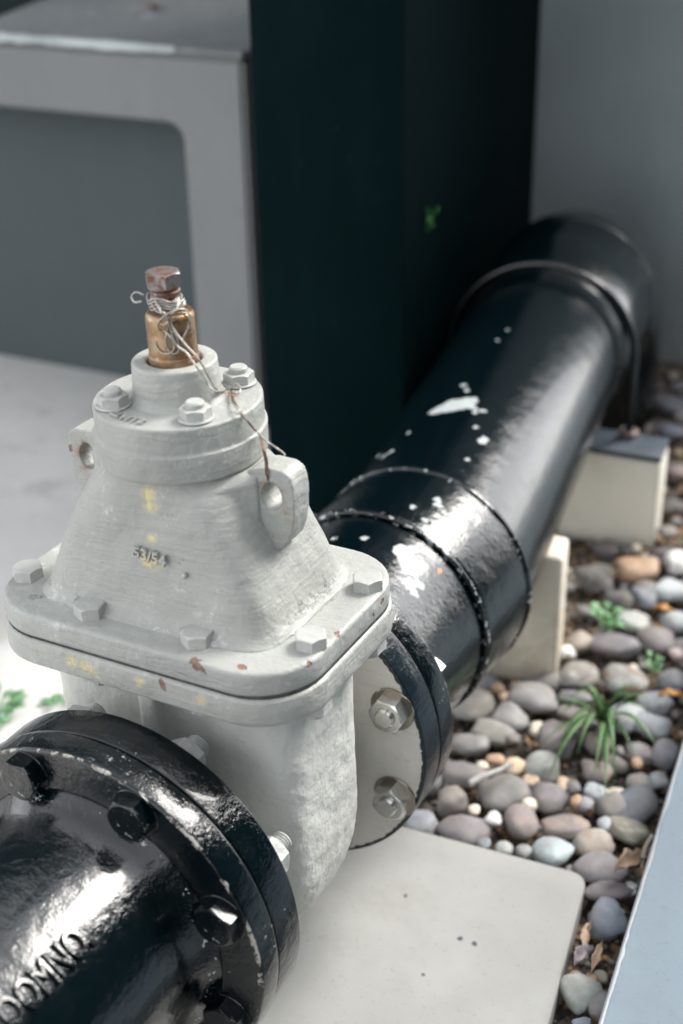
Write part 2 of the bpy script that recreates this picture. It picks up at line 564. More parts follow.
MAT_BLACK = black_paint('black_gloss_paint', wavy=.40, fine=.7, spec=.6, coat=.4, bands=[(-.1690, .0030, .60)])
MAT_BLACK_RIM = black_paint('black_gloss_paint_scuffed', wear=.10, wavy=.42, lips=[(-.1626, .0013, .1405, .50), (.1635, .0015, .1385, .56)])
CH_PIPE = [(-.0132, .1663, .1115, .0155), (-.022, .160, .110, .0125), (-.004, .172, .1123, .0120), (-.0310, .1540, .1080, .0085), (.001, .1812, .1123, .0080), (.004, .167, .112, .006), (-.0169, .2191, .111, .0040),
           (-.010, .205, .112, .004), (.0197, .162, .1106, .0035), (.0343, .1003, .1069, .0050), (.036, .107, .1062, .004), (.0226, .1244, .11, .003), (.0298, .0551, .1083, .003), (-.0587, .0705, .0957, .0045), (-.064, .066, .092, .004),
           (-.0759, .0811, .0828, .004), (-.0502, .1088, .1005, .0028), (-.0042, .3804, .1122, .0022), (-.0102, .3487, .1118, .002), (-.026, .006, .1091, .002), (.0115, .163, .1118, .003), (.013, .1545, .1116, .003)]
MAT_BLACK_PIPE = black_paint('black_gloss_pipe_chipped', chips=CH_PIPE, wavy=.14, rough=.06, fine=.7, spec=.42, coat=.2)
CH_SLEEVE = [(.022, .3252, .1159, .0034), (.0348, .3546, .1127, .0042), (.038, .347, .1115, .004), (.0477, .3433, .1079, .003), (.0483, .3216, .1077, .0048), (.0495, .3056, .1071, .0075), (.056, .304, .104, .0065), (.0615, .3027, .1007, .0048), (.0399, .3148, .1111, .003), (.045, .331, .1095, .003)]
CH_SLEEVE += [(.043, .262, .1065, .010), (.052, .255, .102, .011), (.058, .247, .098, .009), (.0625, .262, .0955, .007), (.049, .273, .1035, .006), (.071, .240, .090, .006), (.066, .231, .093, .007), (.072, .226, .088, .005), (.006, .2556, .1128, .004), (-.02, .2454, .111, .003)]
MAT_BLACK_SLEEVE = black_paint('black_gloss_sleeve_chipped', chips=CH_SLEEVE, orange=[(.0742, .276, .0852, .0030)], wavy=.22, fine=.75, spec=.5, coat=.25, bands=[(.396, .0050, .60), (.297, .0042, .56)])
MAT_BLACK_PLAIN = black_paint('black_gloss_elbow', wavy=.16, rough=.10, fine=.6)
MAT_NUT = galv('zinc_nut', (.66, .66, .63)); MAT_NUTP = cast_grey('grey_paint_stud_nut', base=(.40, .41, .39), brown=[])
MAT_WASHER = galv('stained_washer', (.36, .33, .28), .6)
MAT_WIRE = simple('twisted_steel_wire', (.30, .285, .255), (.52, .505, .465), 300, .42, .5, .5, .1)
MAT_WIRE_RUST = simple('rusty_steel_wire', (.12, .07, .045), (.28, .21, .16), 300, .55, .5, .4, .1)
def brass():
    m = Mat('weathered_brass')
    st = m.noise(1, 4, .65, vec=m.scaled((60, 60, 500)))
    k = m.noise(75, 5, .7)
    col = m.mix(m.ramp(k, .35, .66), (.22, .125, .060), (.36, .255, .16))
    col = m.mix(m.math('MULTIPLY', m.ramp(m.noise(120, 5, .75), .56, .66), .8), col, (.10, .042, .018))
    col = m.mix(m.math('MULTIPLY', m.ramp(m.noise(160, 3, .6), .62, .68), .6), col, (.55, .47, .36))
    m.bump(st, .25, .0008); m.bump(k, .3, .0012)
    return m.out(col, m.mixf(k, .28, .5), .65)
MAT_BRASS = brass()
def rusty_head():
    m = Mat('rusty_steel_head')
    k = m.noise(110, 5, .7)
    col = m.mix(m.ramp(k, .44, .58), (.26, .255, .25), (.13, .055, .035))
    m.bump(k, .3, .001)
    return m.out(col, m.mixf(k, .3, .6), m.ramp(k, .44, .58, .8, .2))
MAT_HEAD = rusty_head()
# ------------------------------------------------------------------ gate valve (frame: X across, Y along the pipe, Z up the stem)
TILT = -.023
ROT_T = Matrix.Rotation(TILT, 4, 'Y')
VB = Vector((0, 0, -.135))                                  # base of the valve in its own frame
valve = thing('gate_valve', 'grey painted cast iron gate valve with bolted cover, between two black pipe flanges', 'valve', tuple(ROT_T @ VB), (0, TILT, 0))
def vpart(name, me, mat, label=None, parent=None, angle=35):
    """a part modelled straight in the valve's frame"""
    return link(name, me, mat, parent or valve, tuple(-VB) if parent is None else (0, 0, 0), angle, label)

# body: bowl-bottomed box, necks, rib
rings = []
for k in range(26):
    z = .1575 - (.1575 + .127)*k/25
    zz = max(0, -z)/.1275
    hx = .1115*(1 - zz**2.6)**(1/2.1) if z < 0 else .1115 + .002*max(0, z - .1)/.05
    hy = .0625*(1 - .45*zz**2.2) if z < 0 else .0625
    rings.append(superell(max(hx, .02), hy, 6.0 - 3.2*zz, z, 88))
b = ring_loft(rings)
q = lathe([(-.112, .10), (-.098, .092), (-.08, .084), (.0, .080), (.06, .070), (.112, .066)], 'Y', 80); b.add(q.v, q.f)
for sx in (0,):
    q = plate(.006, .074, .005, -.05, .157, .002)
    q = ring_loft([[(x*1.0, y, z) for x, y, z in r] for r in (rrect(.0075, .0765, .003, .0), rrect(.0075, .0785, .003, .157))]); b.add(q.v, q.f)
body = remesh(b, .0024, 4, .5, .0007, 60)
flat = []
for v in body.vertices:                     # sand-cast pitting on the side towards the kerb
    c = v.co
    k = min(1, max(0, (c.x - .088)/.015))*min(1, max(0, (.16 - abs(c.y))/.05))
    q_ = Vector((c.x, c.y*1.9, c.z)); d_ = -.0013*max(0, mnoise.noise(q_*135)*1.1 + mnoise.noise(q_*260)*.6 - .30)*k + .0004*mnoise.noise(c*80)*k
    flat += [c.x + d_, c.y, c.z]
body.vertices.foreach_set('co', flat); body.update()
vpart('body', body, MAT_BODY, 'rough cast grey body, pitted on its right side', angle=None)
fl = vpart('body_flange', plate(.1385, .0965, .050, .1555, .1788, .0035), MAT_PLATE2)
q = plate(.1362, .0940, .048, .1780, .1812, .0008)
vpart('gasket', q, simple('dark_gasket', (.035, .04, .042), (.08, .08, .075), 200, .8))
cf = vpart('cover_flange', plate(.1370, .0955, .050, .1803, .200, .0032), MAT_PLATE)
# bonnet
prof = [(.1985, .111, .077, 5.5), (.2008, .107, .0735, 6), (.204, .1035, .0695, 6.5), (.209, .1000, .0665, 7), (.218, .0965, .0642, 7), (.230, .0920, .0618, 7), (.243, .0867, .0600, 6.6),
        (.256, .0812, .0585, 6.2), (.268, .0757, .0572, 5.7), (.280, .0702, .0562, 5.0), (.290, .0660, .0552, 4.0), (.299, .0620, .0545, 3.1), (.307, .0583, .0538, 2.3), (.316, .0560, .0535, 2.05)]
bon = ring_loft([superell(hx, hy, n, z, 112) for z, hx, hy, n in prof])
for s_ in (1, -1):                          # shoulders that swell out into the lugs
    q = ring_loft([[(s_*x, y*k, z + dz) for (y, z) in ((-1, .255), (-1, .303), (-.7, .309), (.7, .309), (1, .303), (1, .255), (.8, .238), (-.8, .238))] for x, k, dz in ((.040, .046, 0), (.054, .035, .001), (.063, .0255, .002), (.0720, .0160, .002))])
    bon.add(q.v, q.f)
bonme = remesh(bon, .0020, 4, .5, .0006, 55)
bonnet = vpart('bonnet', bonme, MAT_BONNET, angle=None)
for (x, y, z) in [(.036, -.0617, .2455)]:
    q = MB()
    bm = bmesh.new(); bmesh.ops.create_icosphere(bm, subdivisions=2, radius=.0022); me = bpy.data.meshes.new('dab'); bm.to_mesh(me); bm.free()
    link('paint_dab', me, MAT_BOLTP, bonnet, (x, y, z))
t = text_mesh('53/54', .0135, .0007, .0005)
for v in t.vertices:
    u, w, d = v.co
    x = .0070 + u*.93; z = .2540 + w*.86 - .0006*u/.01
    y = -.0618 + (z - .2540)*.155
    v.co = (x, y - d*1.0, z)
t.flip_normals()
vpart('cast_number', t, MAT_BONNET, parent=bonnet, angle=50)
# lifting lugs
for s_ in (1, -1):
    outer = [(.046, .300), (.058, .308), (.068, .3145), (.078, .3165), (.091, .3158), (.0965, .3125), (.0988, .3060), (.0992, .295), (.0985, .282), (.0965, .270), (.0925, .260), (.086, .253), (.074, .248), (.046, .246)]
    hole = [(.0810 + .0078*math.cos(a), .2945 + .0110*math.sin(a)) for a in [2*PI*i/20 for i in range(20)]]
    me = outline_plate(outer, hole, .0112, lambda c: Vector((c.x*s_, c.y*(1.4 - min(1, max(0, (c.x-.05)/.035))*.4), c.z)))
    me = remesh(me, .0011, 7, .5, .0004, 80)
    vpart('lifting_lug', me, MAT_LUG, 'cast lifting lug with an oval hole and rust stains' if s_ > 0 else None, angle=None)
# gland flange, two stacked discs
vpart('gland_flange', lathe(rounded([(.3120, .0), (.3120, .0625), (.3325, .0632), (.3335, .0618), (.3345, .0614), (.3535, .0612), (.3545, .0)], .0022), 'Z', 112), MAT_DISC, 'round gland flange with a groove around its side')
vpart('stem_collar', lathe(rounded([(.352, .0), (.352, .0375), (.3545, .0345), (.359, .0318), (.3825, .0305), (.3825, .0198), (.372, .0192), (.372, .0)], .0020), 'Z', 72), MAT_DISC)
cast = text_mesh('STALLS', .0100, .0008, .0003)
for v in cast.vertices:
    u, w, d = v.co
    a = R(-100) + u/.0505; rr = .0505 + w
    v.co = (rr*math.cos(a), rr*math.sin(a), .3548 + d)
vpart('cast_letters', cast, MAT_DISC)
# hex bolts of the cover
def hexbolt(r, h, rot, mat_me='b'):
    return hexprism(r, h, 0, M=Matrix.Rotation(rot, 4, 'Z'))
for i, (x, y) in enumerate([(-.123, -.050), (-.044, -.074), (.050, -.072), (.125, -.041), (.124, .047), (.050, .076), (-.044, .076), (-.123, .050)]):
    q = hexbolt(.0124, .0098, rng.uniform(0, 1))
    o = vpart('bolt', q, MAT_BOLTP); o.location = Vector((x, y, .1998)) - VB
    # nut and bolt end under the body flange
    q = hexprism(.0130, -.0100, 0, M=Matrix.Rotation(rng.uniform(0, 1), 4, 'Z')); cyl(.0068, -.0165, -.006, 16, m=q)
    o = vpart('nut', q, MAT_BOLTP); o.location = Vector((x, y, .156)) - VB
for a in (-132, -40, 52, 140):
    q = cyl(.0128, 0, .0018, 28); hexprism(.0115, .0075, .0016, m=q, M=Matrix.Rotation(R(a*.7), 4, 'Z')); cyl(.0068, .008, .0135, 20, .0012, m=q)
    o = vpart('gland_bolt', q, MAT_BOLTP); o.location = Vector((.0468*math.cos(R(a)), .0468*math.sin(R(a)), .3540)) - VB
# stem: brass coupling, shank and hexagon head
cp = vpart('stem_coupling', lathe(rounded([(.366, .0), (.366, .0180), (.3860, .0180), (.3868, .0174), (.4150, .0174), (.4180, .0158), (.4180, .0)], .0012), 'Z', 56), MAT_BRASS)
q = thread(.0086, .416, .437, .0022); q2 = cyl(.0106, .4285, .4335, 24, .001, m=q)
o = vpart('coupling_bolt', q, MAT_HEAD, parent=cp); o.location = (-.002, 0, 0)
q = MB(); hexprism(.0130, .0115, .4345, bottom=True, m=q, M=Matrix.Rotation(R(12), 4, 'Z'))
hd = vpart('hexagon_head', q, MAT_HEAD, parent=cp); hd.location = (-.0028, 0, 0)
# end flanges of the valve
def flange_profile(y0, y1, rout, rin, lip=.0016):
    return rounded([(y0, rin), (y0, rout), (y1, rout), (y1, rin)], lip)
ff = vpart('end_flange', lathe(flange_profile(-.1375, -.107, .1425, .08), 'Y', 128, ), MAT_BLACK_RIM, 'front end flange, painted black')
rf = vpart('end_flange', lathe(flange_profile(.107, .1365, .1412, .08), 'Y', 128), MAT_FLANGE, 'rear end flange, bare grey face with black painted edge')
MY = Matrix.Rotation(R(-90), 4, 'X')       # +Z -> +Y
MYn = Matrix.Rotation(R(90), 4, 'X')       # +Z -> -Y
for k in range(8):
    a = R(22.5 + 45*k); x, z = .1225*math.cos(a), .1225*math.sin(a)
    # nuts behind the front flange, studs pointing along +Y
    q = hexprism(.0170, .0150, 0, M=MY @ Matrix.Rotation(rng.uniform(0, 1), 4, 'Z')); thread(.0096, .010, .0290, .0024, m=q, M=MY)
    o = vpart('nut', q, MAT_NUTP, angle=22); o.location = Vector((x, -.1072, z)) - VB
    # nuts and washers on the rear flange's face, studs pointing along -Y
    q = cyl(.0205, 0, .0022, 36, m=None, M=MYn)
    w = vpart('washer', q, MAT_WASHER); w.location = Vector((x*.985, .1072, z*.985)) - VB
    q = hexprism(.0168, .0130, 0.0022, chamfer=.2, M=MYn @ Matrix.Rotation(R(rng.uniform(0, 60)), 4, 'Z')); cyl(.0090, .012, .0186, 24, .0016, m=q, M=MYn)
    o = vpart('nut', q, MAT_NUT, angle=22); o.location = Vector((x*.985, .1072, z*.985)) - VB

# seal wire twisted round the stem and down to the lug
W1 = [[.0131, -.0033, .4293], [.0172, -.0129, .4242], [.0142, -.0183, .4189], [.0158, -.0185, .4115], [.0205, -.0142, .4012], [.0286, -.0128, .3924], [.0323, -.0098, .383], [.0343, -.0066, .3733], [.0359, -.0031, .3658], [.0290, .016, .3575], [.0342, .0166, .358]]
W2 = [[-.0055, -.0123, .4300], [.0066, -.0215, .4238], [.0113, -.0208, .4208], [.0162, -.0182, .4006], [.0212, -.0139, .3946], [.0293, -.0161, .3874], [.0323, -.012, .3782], [.0345, -.0104, .3714], [.0372, -.0077, .3663], [.0315, .0143, .3575]]
W3 = [[.0342, .0166, .358], [.0379, .019, .3615], [.0446, .0138, .3615], [.0471, .008, .360], [.0425, .0063, .358], [.0355, .0157, .357], [.0466, .0, .357], [.0600, -.013, .3580], [.0643, -.0079, .3464], [.067, -.0021, .3379], [.0821, -.015, .3394], [.088, -.012, .3339], [.0922, -.01, .3301], [.0936, -.01, .3281]]
W4 = [[.0355, .0157, .3575], [.0534, -.0058, .3582], [.0632, -.009, .3501], [.0658, -.005, .342], [.067, .0003, .3354], [.077, -.0125, .333], [.0788, -.0125, .3234], [.0789, -.0125, .3116], [.0777, -.004, .302], [.0763, .010, .2990]]
W5 = [[.0658, -.005, .342], [.0669, .0026, .3321], [.0792, -.0135, .3316], [.0806, -.0130, .3216], [.0800, -.0130, .3098], [.0782, -.008, .3025]]
T1 = [[.0135, .0004, .4312], [.0145, -.0022, .4275], [.0164, -.0139, .4235], [.0131, -.0189, .4225], [.0079, -.0222, .419], [.0044, -.0228, .4154], [.0091, -.0213, .4141], [.0138, -.019, .418], [.0153, -.0182, .4216], [.0187, -.0135, .424], [.0215, -.0068, .4225], [.0225, -.0036, .4180], [.0223, -.0064, .410], [.0212, -.0095, .4056], [.0196, -.0127, .4024], [.0228, -.0042, .4117], [.0231, -.0019, .4168], [.0217, -.0076, .4204], [.018, -.0147, .4209]]
T2 = [[-.0077, -.0117, .4303], [-.0087, -.0134, .4267], [.0019, -.0214, .4235], [.0094, -.0204, .4219], [.0153, -.0180, .4206], [.0123, -.0200, .4135], [.0086, -.0216, .401], [.0129, -.0195, .3929], [.0171, -.0156, .3951], [.0166, -.0168, .4057], [.012, -.0199, .4119]]
def tight(pts):
    out = []
    for x, y, z in pts:
        r_ = math.hypot(x, y)
        k = .82 if r_ < .0246 and z > .385 else 1
        out.append((x*k, y*k, z))
    return out
W1, W2, T1, T2 = tight(W1), tight(W2), tight(T1), tight(T2)
T3 = [(x*1.03 + .0012*math.sin(i*2.1), y*1.03 + .0010*math.cos(i*1.7), z - .003 + .0024*math.sin(i*1.3)) for i, (x, y, z) in enumerate(T1[2:15])]
T4 = [(.0060 + .0075*math.cos(a*1.0) , -.0172 - .0012*math.sin(a*2), .4010 + .0085*math.sin(a)) for a in [k*.7 for k in range(11)]]
hel = []
for k in range(60):
    a = k*.42
    hel.append((.0122*math.cos(a) + .0012*math.sin(k*.9) - .002, .0122*math.sin(a), .4205 + .0085*k/59 + .0016*math.sin(k*1.7)))
loop = [(-.016, -.006, .4285), (-.0205, -.009, .431), (-.0225, -.012, .4285), (-.0190, -.0135, .4255), (-.013, -.0135, .4270)]
wire = thing('seal_wire', 'thin steel wire wound round the brass stem and tied down to the lifting lug', 'wire', tuple(ROT_T @ Vector((0, 0, .42))), (0, TILT, 0))
for nm, pts, r, mt in (('wire_coil', hel, .0006, MAT_WIRE), ('wire_loop', loop, .0007, MAT_WIRE), ('wire_strand', W1, .00075, MAT_WIRE), ('wire_strand', W2, .00075, MAT_WIRE), ('wire_strand', W3, .0007, MAT_WIRE),
                   ('wire_strand', W4, .0007, MAT_WIRE_RUST), ('wire_strand', W5, .0007, MAT_WIRE_RUST), ('wire_tangle', T1, .00055, MAT_WIRE), ('wire_tangle', T3, .0006, MAT_WIRE_RUST), ('wire_tangle', T4, .0006, MAT_WIRE), ('wire_tangle', T2, .00055, MAT_WIRE)):
    link(nm, tube(catmull(pts, 7), r, 7), mt, wire, (0, 0, -.42), None)
# ------------------------------------------------------------------ front pipe (runs out of the picture towards the viewer)
fp = thing('flanged_pipe', 'glossy black flanged pipe with raised lettering, nearest to the viewer', 'pipe', (0, -.16, -.10))
off = (0, .16, .10)
link('flange', lathe(flange_profile(-.1635, -.1392, .1440, .08, .003), 'Y', 128), MAT_BLACK_RIM, fp, off)
barrel = link('barrel', lathe([(-1.6, .0), (-1.6, .0985), (-.215, .0985), (-.19, .0987), (-.180, .0995), (-.1745, .1022), (-.1695, .1060), (-.1655, .1100), (-.1625, .1125), (-.162, .09)], 'Y', 112), MAT_BLACK, fp, off, None)
t = text_mesh('OOMNO.', .046, .0026, .0014)
for v in t.vertices:
    u, w, d = v.co
    a = R(38.5) - w*.62/.0985
    r = .0980 + d
    v.co = (r*math.sin(a), -.284 + u*.43, r*math.cos(a))
link('raised_lettering', t, MAT_BLACK, barrel, (0, 0, 0), 50)
for k in range(8):
    a = R(22.5 + 45*k)
    q = hexprism(.0172, .0125, 0, M=MYn @ Matrix.Rotation(R(rng.uniform(0, 60)), 4, 'Z'))
    q2 = cyl(.0195, -.002, .0012, 32, m=q, M=MYn)
    link('bolt', q, MAT_BLACK_RIM, fp, (.1235*math.cos(a), -.1632 + .16, .1235*math.sin(a) + .10))

# ------------------------------------------------------------------ flange adaptor behind the valve
ad = thing('flange_adaptor', 'black flange adaptor with a thick welded sleeve, between grey valve and long pipe', 'pipe fitting', (0, .25, -.12))
off = (0, -.25, .12)
link('flange', lathe(flange_profile(.1385, .1640, .1412, .08, .002), 'Y', 128), MAT_BLACK_RIM, ad, off)
link('barrel', lathe([(.160, .09), (.160, .118), (.167, .1145), (.175, .1125), (.298, .1125), (.298, .08)], 'Y', 112), MAT_BLACK_SLEEVE, ad, off)
def bead(y, r, br, amp, seed, n=220):
    rs = random.Random(seed)
    m = MB(); K = 10
    wob = [rs.uniform(-1, 1) for _ in range(n)]
    for _ in range(3): wob = [(wob[i-1] + wob[i]*2 + wob[(i+1) % n])/4 for i in range(n)]
    vs = []; fs = []
    for i in range(n):
        a = 2*PI*i/n
        b_ = br*(1 + amp*wob[i]*2); yy_ = y + wob[(i*7) % n]*br*amp
        for k in range(K):
            c = 2*PI*k/K
            rr = r + b_*math.cos(c)*.8
            vs.append((rr*math.cos(a), yy_ + b_*1.2*math.sin(c), rr*math.sin(a)))
    for i in range(n):
        for k in range(K):
            i2, k2 = (i+1) % n, (k+1) % K
            fs.append((i*K+k, i*K+k2, i2*K+k2, i2*K+k))
    return m.add(vs, fs)
link('weld_bead', bead(.297, .1152, .0026, .12, 3), MAT_BLACK_SLEEVE, ad, off, None)
link('sleeve', lathe(rounded([(.2975, .09), (.2975, .1165), (.302, .1175), (.394, .1182), (.397, .1182), (.397, .09)], .002), 'Y', 112), MAT_BLACK_SLEEVE, ad, off)
link('weld_bead', bead(.397, .1174, .0040, .16, 5), MAT_BLACK_SLEEVE, ad, off, None)
for k in range(8):
    a = R(22.5 + 45*k)
    q = hexprism(.0165, .0120, 0, M=MY @ Matrix.Rotation(R(rng.uniform(0, 60)), 4, 'Z'))
    link('bolt', q, MAT_BLACK, ad, (.1235*math.cos(a), .1638 - .25, .1235*math.sin(a) + .12))

# ------------------------------------------------------------------ long pipe, a few degrees off the valve's axis
D = Vector((-.166, 1, .048)).normalized(); Xp = D.cross(Vector((0, 0, 1))).normalized(); Zp = Xp.cross(D)
PC = Vector((0, .40, 0))
PM = Matrix((Xp, D, Zp)).transposed()
def pipe_pt(x, y, z): return PC + PM @ Vector((x, y, z))
lp = thing('long_pipe', 'long glossy black pipe with flaked white paint patches, resting on the concrete support', 'pipe', tuple(pipe_pt(0, .3, -.1123)), PM.to_euler())
off = (0, -.3, .1123)
link('barrel', lathe([(-.02, .08), (-.02, .1123), (.25, .1123), (.5, .1123), (.735, .1123), (.735, .08)], 'Y', 112), MAT_BLACK_PIPE, lp, off)
el = thing('pipe_elbow', 'black pipe elbow turning down into the ground in front of the grey wall', 'pipe fitting', tuple(pipe_pt(0, .80, -.22)), PM.to_euler())
off = Vector((0, -.80, .22))
# swept bend
rings = []; seg = 80
RB = .150; Y0 = .770; rE = .1215
path = [(Vector((0, .585, 0)), 0.0, .1125), (Vector((0, .588, 0)), 0.0, .1150), (Vector((0, .592, 0)), 0.0, .1165), (Vector((0, .70, 0)), 0.0, .1180), (Vector((0, .76, 0)), 0.0, .1195)]
for k in range(15):
    a = PI/2*k/14
    path.append((Vector((0, Y0 + RB*math.sin(a), -RB + RB*math.cos(a))), a, rE))
path += [(Vector((0, Y0 + RB, -.30)), PI/2, rE)]
for c, a, r in path:
    u = Vector((0, math.sin(a), math.cos(a)))
    rings.append([tuple(c + Vector((1, 0, 0))*r*math.cos(2*PI*i/seg) + u*r*math.sin(2*PI*i/seg)) for i in range(seg)])
link('bend', ring_loft(rings), MAT_BLACK_PLAIN, el, off)

link('rim', bead(.777, .1205, .0036, .10, 9), MAT_BLACK_PLAIN, el, off, None)

# ------------------------------------------------------------------ strap over the pipe
sy = .57; rs = .1275
st = thing('pipe_strap', 'black round bar strap bent over the long pipe, bolted to the support plate', 'strap', tuple(pipe_pt(0, sy, -.11)), PM.to_euler())
off = (0, -sy, .11)
pts = [(rs, sy, -.125)] + [(rs*math.cos(a), sy, rs*math.sin(a)) for a in [PI*i/40 for i in range(41)]] + [(-rs, sy, -.125)]
link('bar', tube(catmull(pts, 2), .0060, 12), MAT_BLACK_PLAIN, st, off, 60)
for s_ in (1, -1):
    q = hexprism(.014, .010, -.112, bottom=True); cyl(.018, -.1145, -.112, 24, m=q)
    link('nut', q, MAT_HEAD, st, (rs*s_, 0, .11))
# ------------------------------------------------------------------ setting
GZ = -.22
def pm_poly(c, u, pts):
    """polygon in a frame at c with x-axis along unit u"""
    ux, uy = u
    return [(c[0] + a*ux - b_*uy, c[1] + a*uy + b_*ux) for a, b_ in pts]
# ground: one sheet of gritty soil reaching the horizon
def soil():
    m = Mat('gritty_soil')
    k = m.noise(90, 6, .75); g = m.voronoi(170, out='Color'); gd = m.voronoi(170)
    hs = m.n('ShaderNodeSeparateColor'); m.l(g, hs.inputs[0])
    col = m.mix(m.ramp(hs.outputs[0], .2, .8), (.045, .035, .028), (.17, .15, .13))
    col = m.mix(m.ramp(k, .45, .62), col, (.03, .024, .019))
    col = m.mix(m.ramp(hs.outputs[1], .86, .9), col, (.36, .22, .10))
    m.bump(gd, .8, .004); m.bump(k, .6, .004)
    return m.out(col, .9, Specular_IOR_Level=.25)
M_SOIL = soil()
g = MB()
n = 60
S_ = 40.0
xs = [-S_, -10, -3, -1.2] + [-.5 + 1.4*i/70 for i in range(71)] + [2, 4, 12, S_]
ys = [-S_, -10, -3, -1] + [-.2 + 2.1*i/100 for i in range(101)] + [2.5, 4, 12, S_]
vs = []
for y in ys:
    for x in xs:
        z = 0
        if -.6 < x < .95 and -.3 < y < 2:
            z = mnoise.noise(Vector((x*18, y*18, 0)))*.005 + mnoise.noise(Vector((x*60, y*60, 3)))*.0025
        vs.append((x, y, -.228 + z))
W_ = len(xs)
g.add(vs, [(j*W_+i, j*W_+i+1, (j+1)*W_+i+1, (j+1)*W_+i) for j in range(len(ys)-1) for i in range(W_-1)])
struct(link('ground', g, M_SOIL, angle=None))

M_FLOOR = concrete('pale_concrete', (.74, .735, .71), .88, bumpk=.2, stain=(.44, .43, .40))
# poured concrete floor on the left
fl_ = prism([(-7, -5), (-.25, -5), (-.245, -.2), (-.335, .42), (-.36, .9), (-.40, 1.62), (-7, 1.40)], -.300, -.2120, .003)
struct(link('concrete_floor', fl_, M_FLOOR))
# paving slab under the valve, with rounded corners
def rounded_poly(P, r, n=6):
    out = []
    N = len(P)
    for i in range(N):
        a, b_, c = (Vector(P[(i-1) % N]), Vector(P[i]), Vector(P[(i+1) % N]))
        u = (a - b_).normalized(); w = (c - b_).normalized()
        p, q = b_ + u*r, b_ + w*r
        for k in range(n + 1):
            t = k/n
            out.append(tuple(p*(1-t)**2 + b_*2*t*(1-t) + q*t*t))
    return out
slab_poly = rounded_poly([(.2440, .2605), (-.235, .2130), (-.13, -.62), (.388, -.56)], .018)
PCX = PCY = 0
M_SLAB = concrete('pale_paving', (.365, .366, .352), .78, spots=.0, bumpk=.10, stain=(.29, .285, .265), rough=.8, pits=[(x_ - PCX, y_ - PCY, -.2020, r_) for x_, y_, r_ in ((.1695, .1259, .0024), (.1834, .1262, .0026), (.1002, .1523, .0020), (.1582, .0711, .0016))])
def slab_mesh(P, z0, z1, b_=.004):
    cx = sum(p[0] for p in P)/len(P); cy = sum(p[1] for p in P)/len(P)
    def ring(d_, z):
        out = []
        for x, y in P:
            v = Vector((x - cx, y - cy)); out.append((cx + v.x*(1 - d_/v.length), cy + v.y*(1 - d_/v.length), z))
        return out
    return ring_loft([ring(0, z0), ring(0, z1 - b_), ring(b_*.3, z1 - b_*.3), ring(b_, z1), ring(b_ + .03, z1)])
tag(link('paving_slab', slab_mesh(slab_poly, -.262, -.2020), M_SLAB), 'pale concrete paving slab with a rounded corner and a few dark specks, under the valve', 'paving slab')
# kerb
kd = Vector((-.1220, .9925)); kn = Vector((.9925, .1220))
k0 = Vector((.3135, .197))
def kp(t, s_): p = k0 + kd*t + kn*s_; return (p.x, p.y)
M_KERB = concrete('blue_grey_kerb', (.235, .29, .335), .86, bumpk=.12, rough=.7)
me = prism([kp(-2.2, 0), kp(-2.2, 7), kp(14, 7), kp(14, 0)], -.40, -.121, .005)
struct(link('kerb', me, M_KERB))
# pale worn arris strip along the kerb edge
M_ARRIS = concrete('worn_arris', (.50, .53, .55), .55, bumpk=.3, stain=(.30, .33, .36))
me = MB()
prev = None
vs = []; fs = []
NN = 260
for i in range(NN + 1):
    t = -.9 + 2.6*i/NN
    w = .0030 + .0022*mnoise.noise(Vector((t*22, 1, 0))) + .0014*mnoise.noise(Vector((t*95, 5, 0)))
    w = max(w - .0008, .0003)
    for s_, z in ((-.0012, -.150), (-.0016, -.124), (.0006, -.1188), (w, -.1186), (w + .0003, -.1225)):
        x, y = kp(t, s_); vs.append((x, y, z))
for i in range(NN):
    for k in range(4): fs.append((i*5+k, i*5+k+1, (i+1)*5+k+1, (i+1)*5+k))
me.add(vs, fs)
struct(link('kerb_edge', me, M_ARRIS, angle=None))

# concrete pier under the adaptor end of the pipe and the bigger support with its plate
u = Vector((1, .10)).normalized()
M_PIER = concrete('beige_concrete', (.72, .665, .56), .88, bumpk=.3, stain=(.33, .27, .19))
M_BLOCK = concrete('pale_beige_concrete', (.80, .765, .67), .92, bumpk=.15)
pr = thing('concrete_pier', 'beige concrete pier under the long pipe, brown stained at its foot', 'pier', (-.01, .64, GZ))
me = prism(pm_poly((.0910, .572), u, [(-.2, 0), (0, 0), (-.006, .055), (-.2, .055)]), -.262, -.052, .006, 3)
for v in me.vertices: v.co -= Vector((-.01, .64, GZ))
link('block', me, M_PIER, pr)
sp = thing('pipe_support', 'pale concrete support block with a blue black top plate, under the far pipe', 'support block', (-.06, 1.02, GZ))
me = prism(pm_poly((.0930, .9420), u, [(-.31, 0), (0, 0), (-.002, .064), (-.31, .064)]), -.262, -.0935, .005, 3)
for v in me.vertices: v.co -= Vector((-.06, 1.02, GZ))
link('block', me, M_BLOCK, sp)
M_TOP = simple('blue_black_plate', (.020, .032, .048), (.045, .062, .085), 40, .45, .0, .5, .2)
me = prism(pm_poly((.0935, .9405), u, [(-.312, 0), (0, 0), (-.002, .067), (-.312, .067)]), -.0930, -.0850, .002, 2)
for v in me.vertices: v.co -= Vector((-.06, 1.02, GZ))
link('top_plate', me, M_TOP, sp)

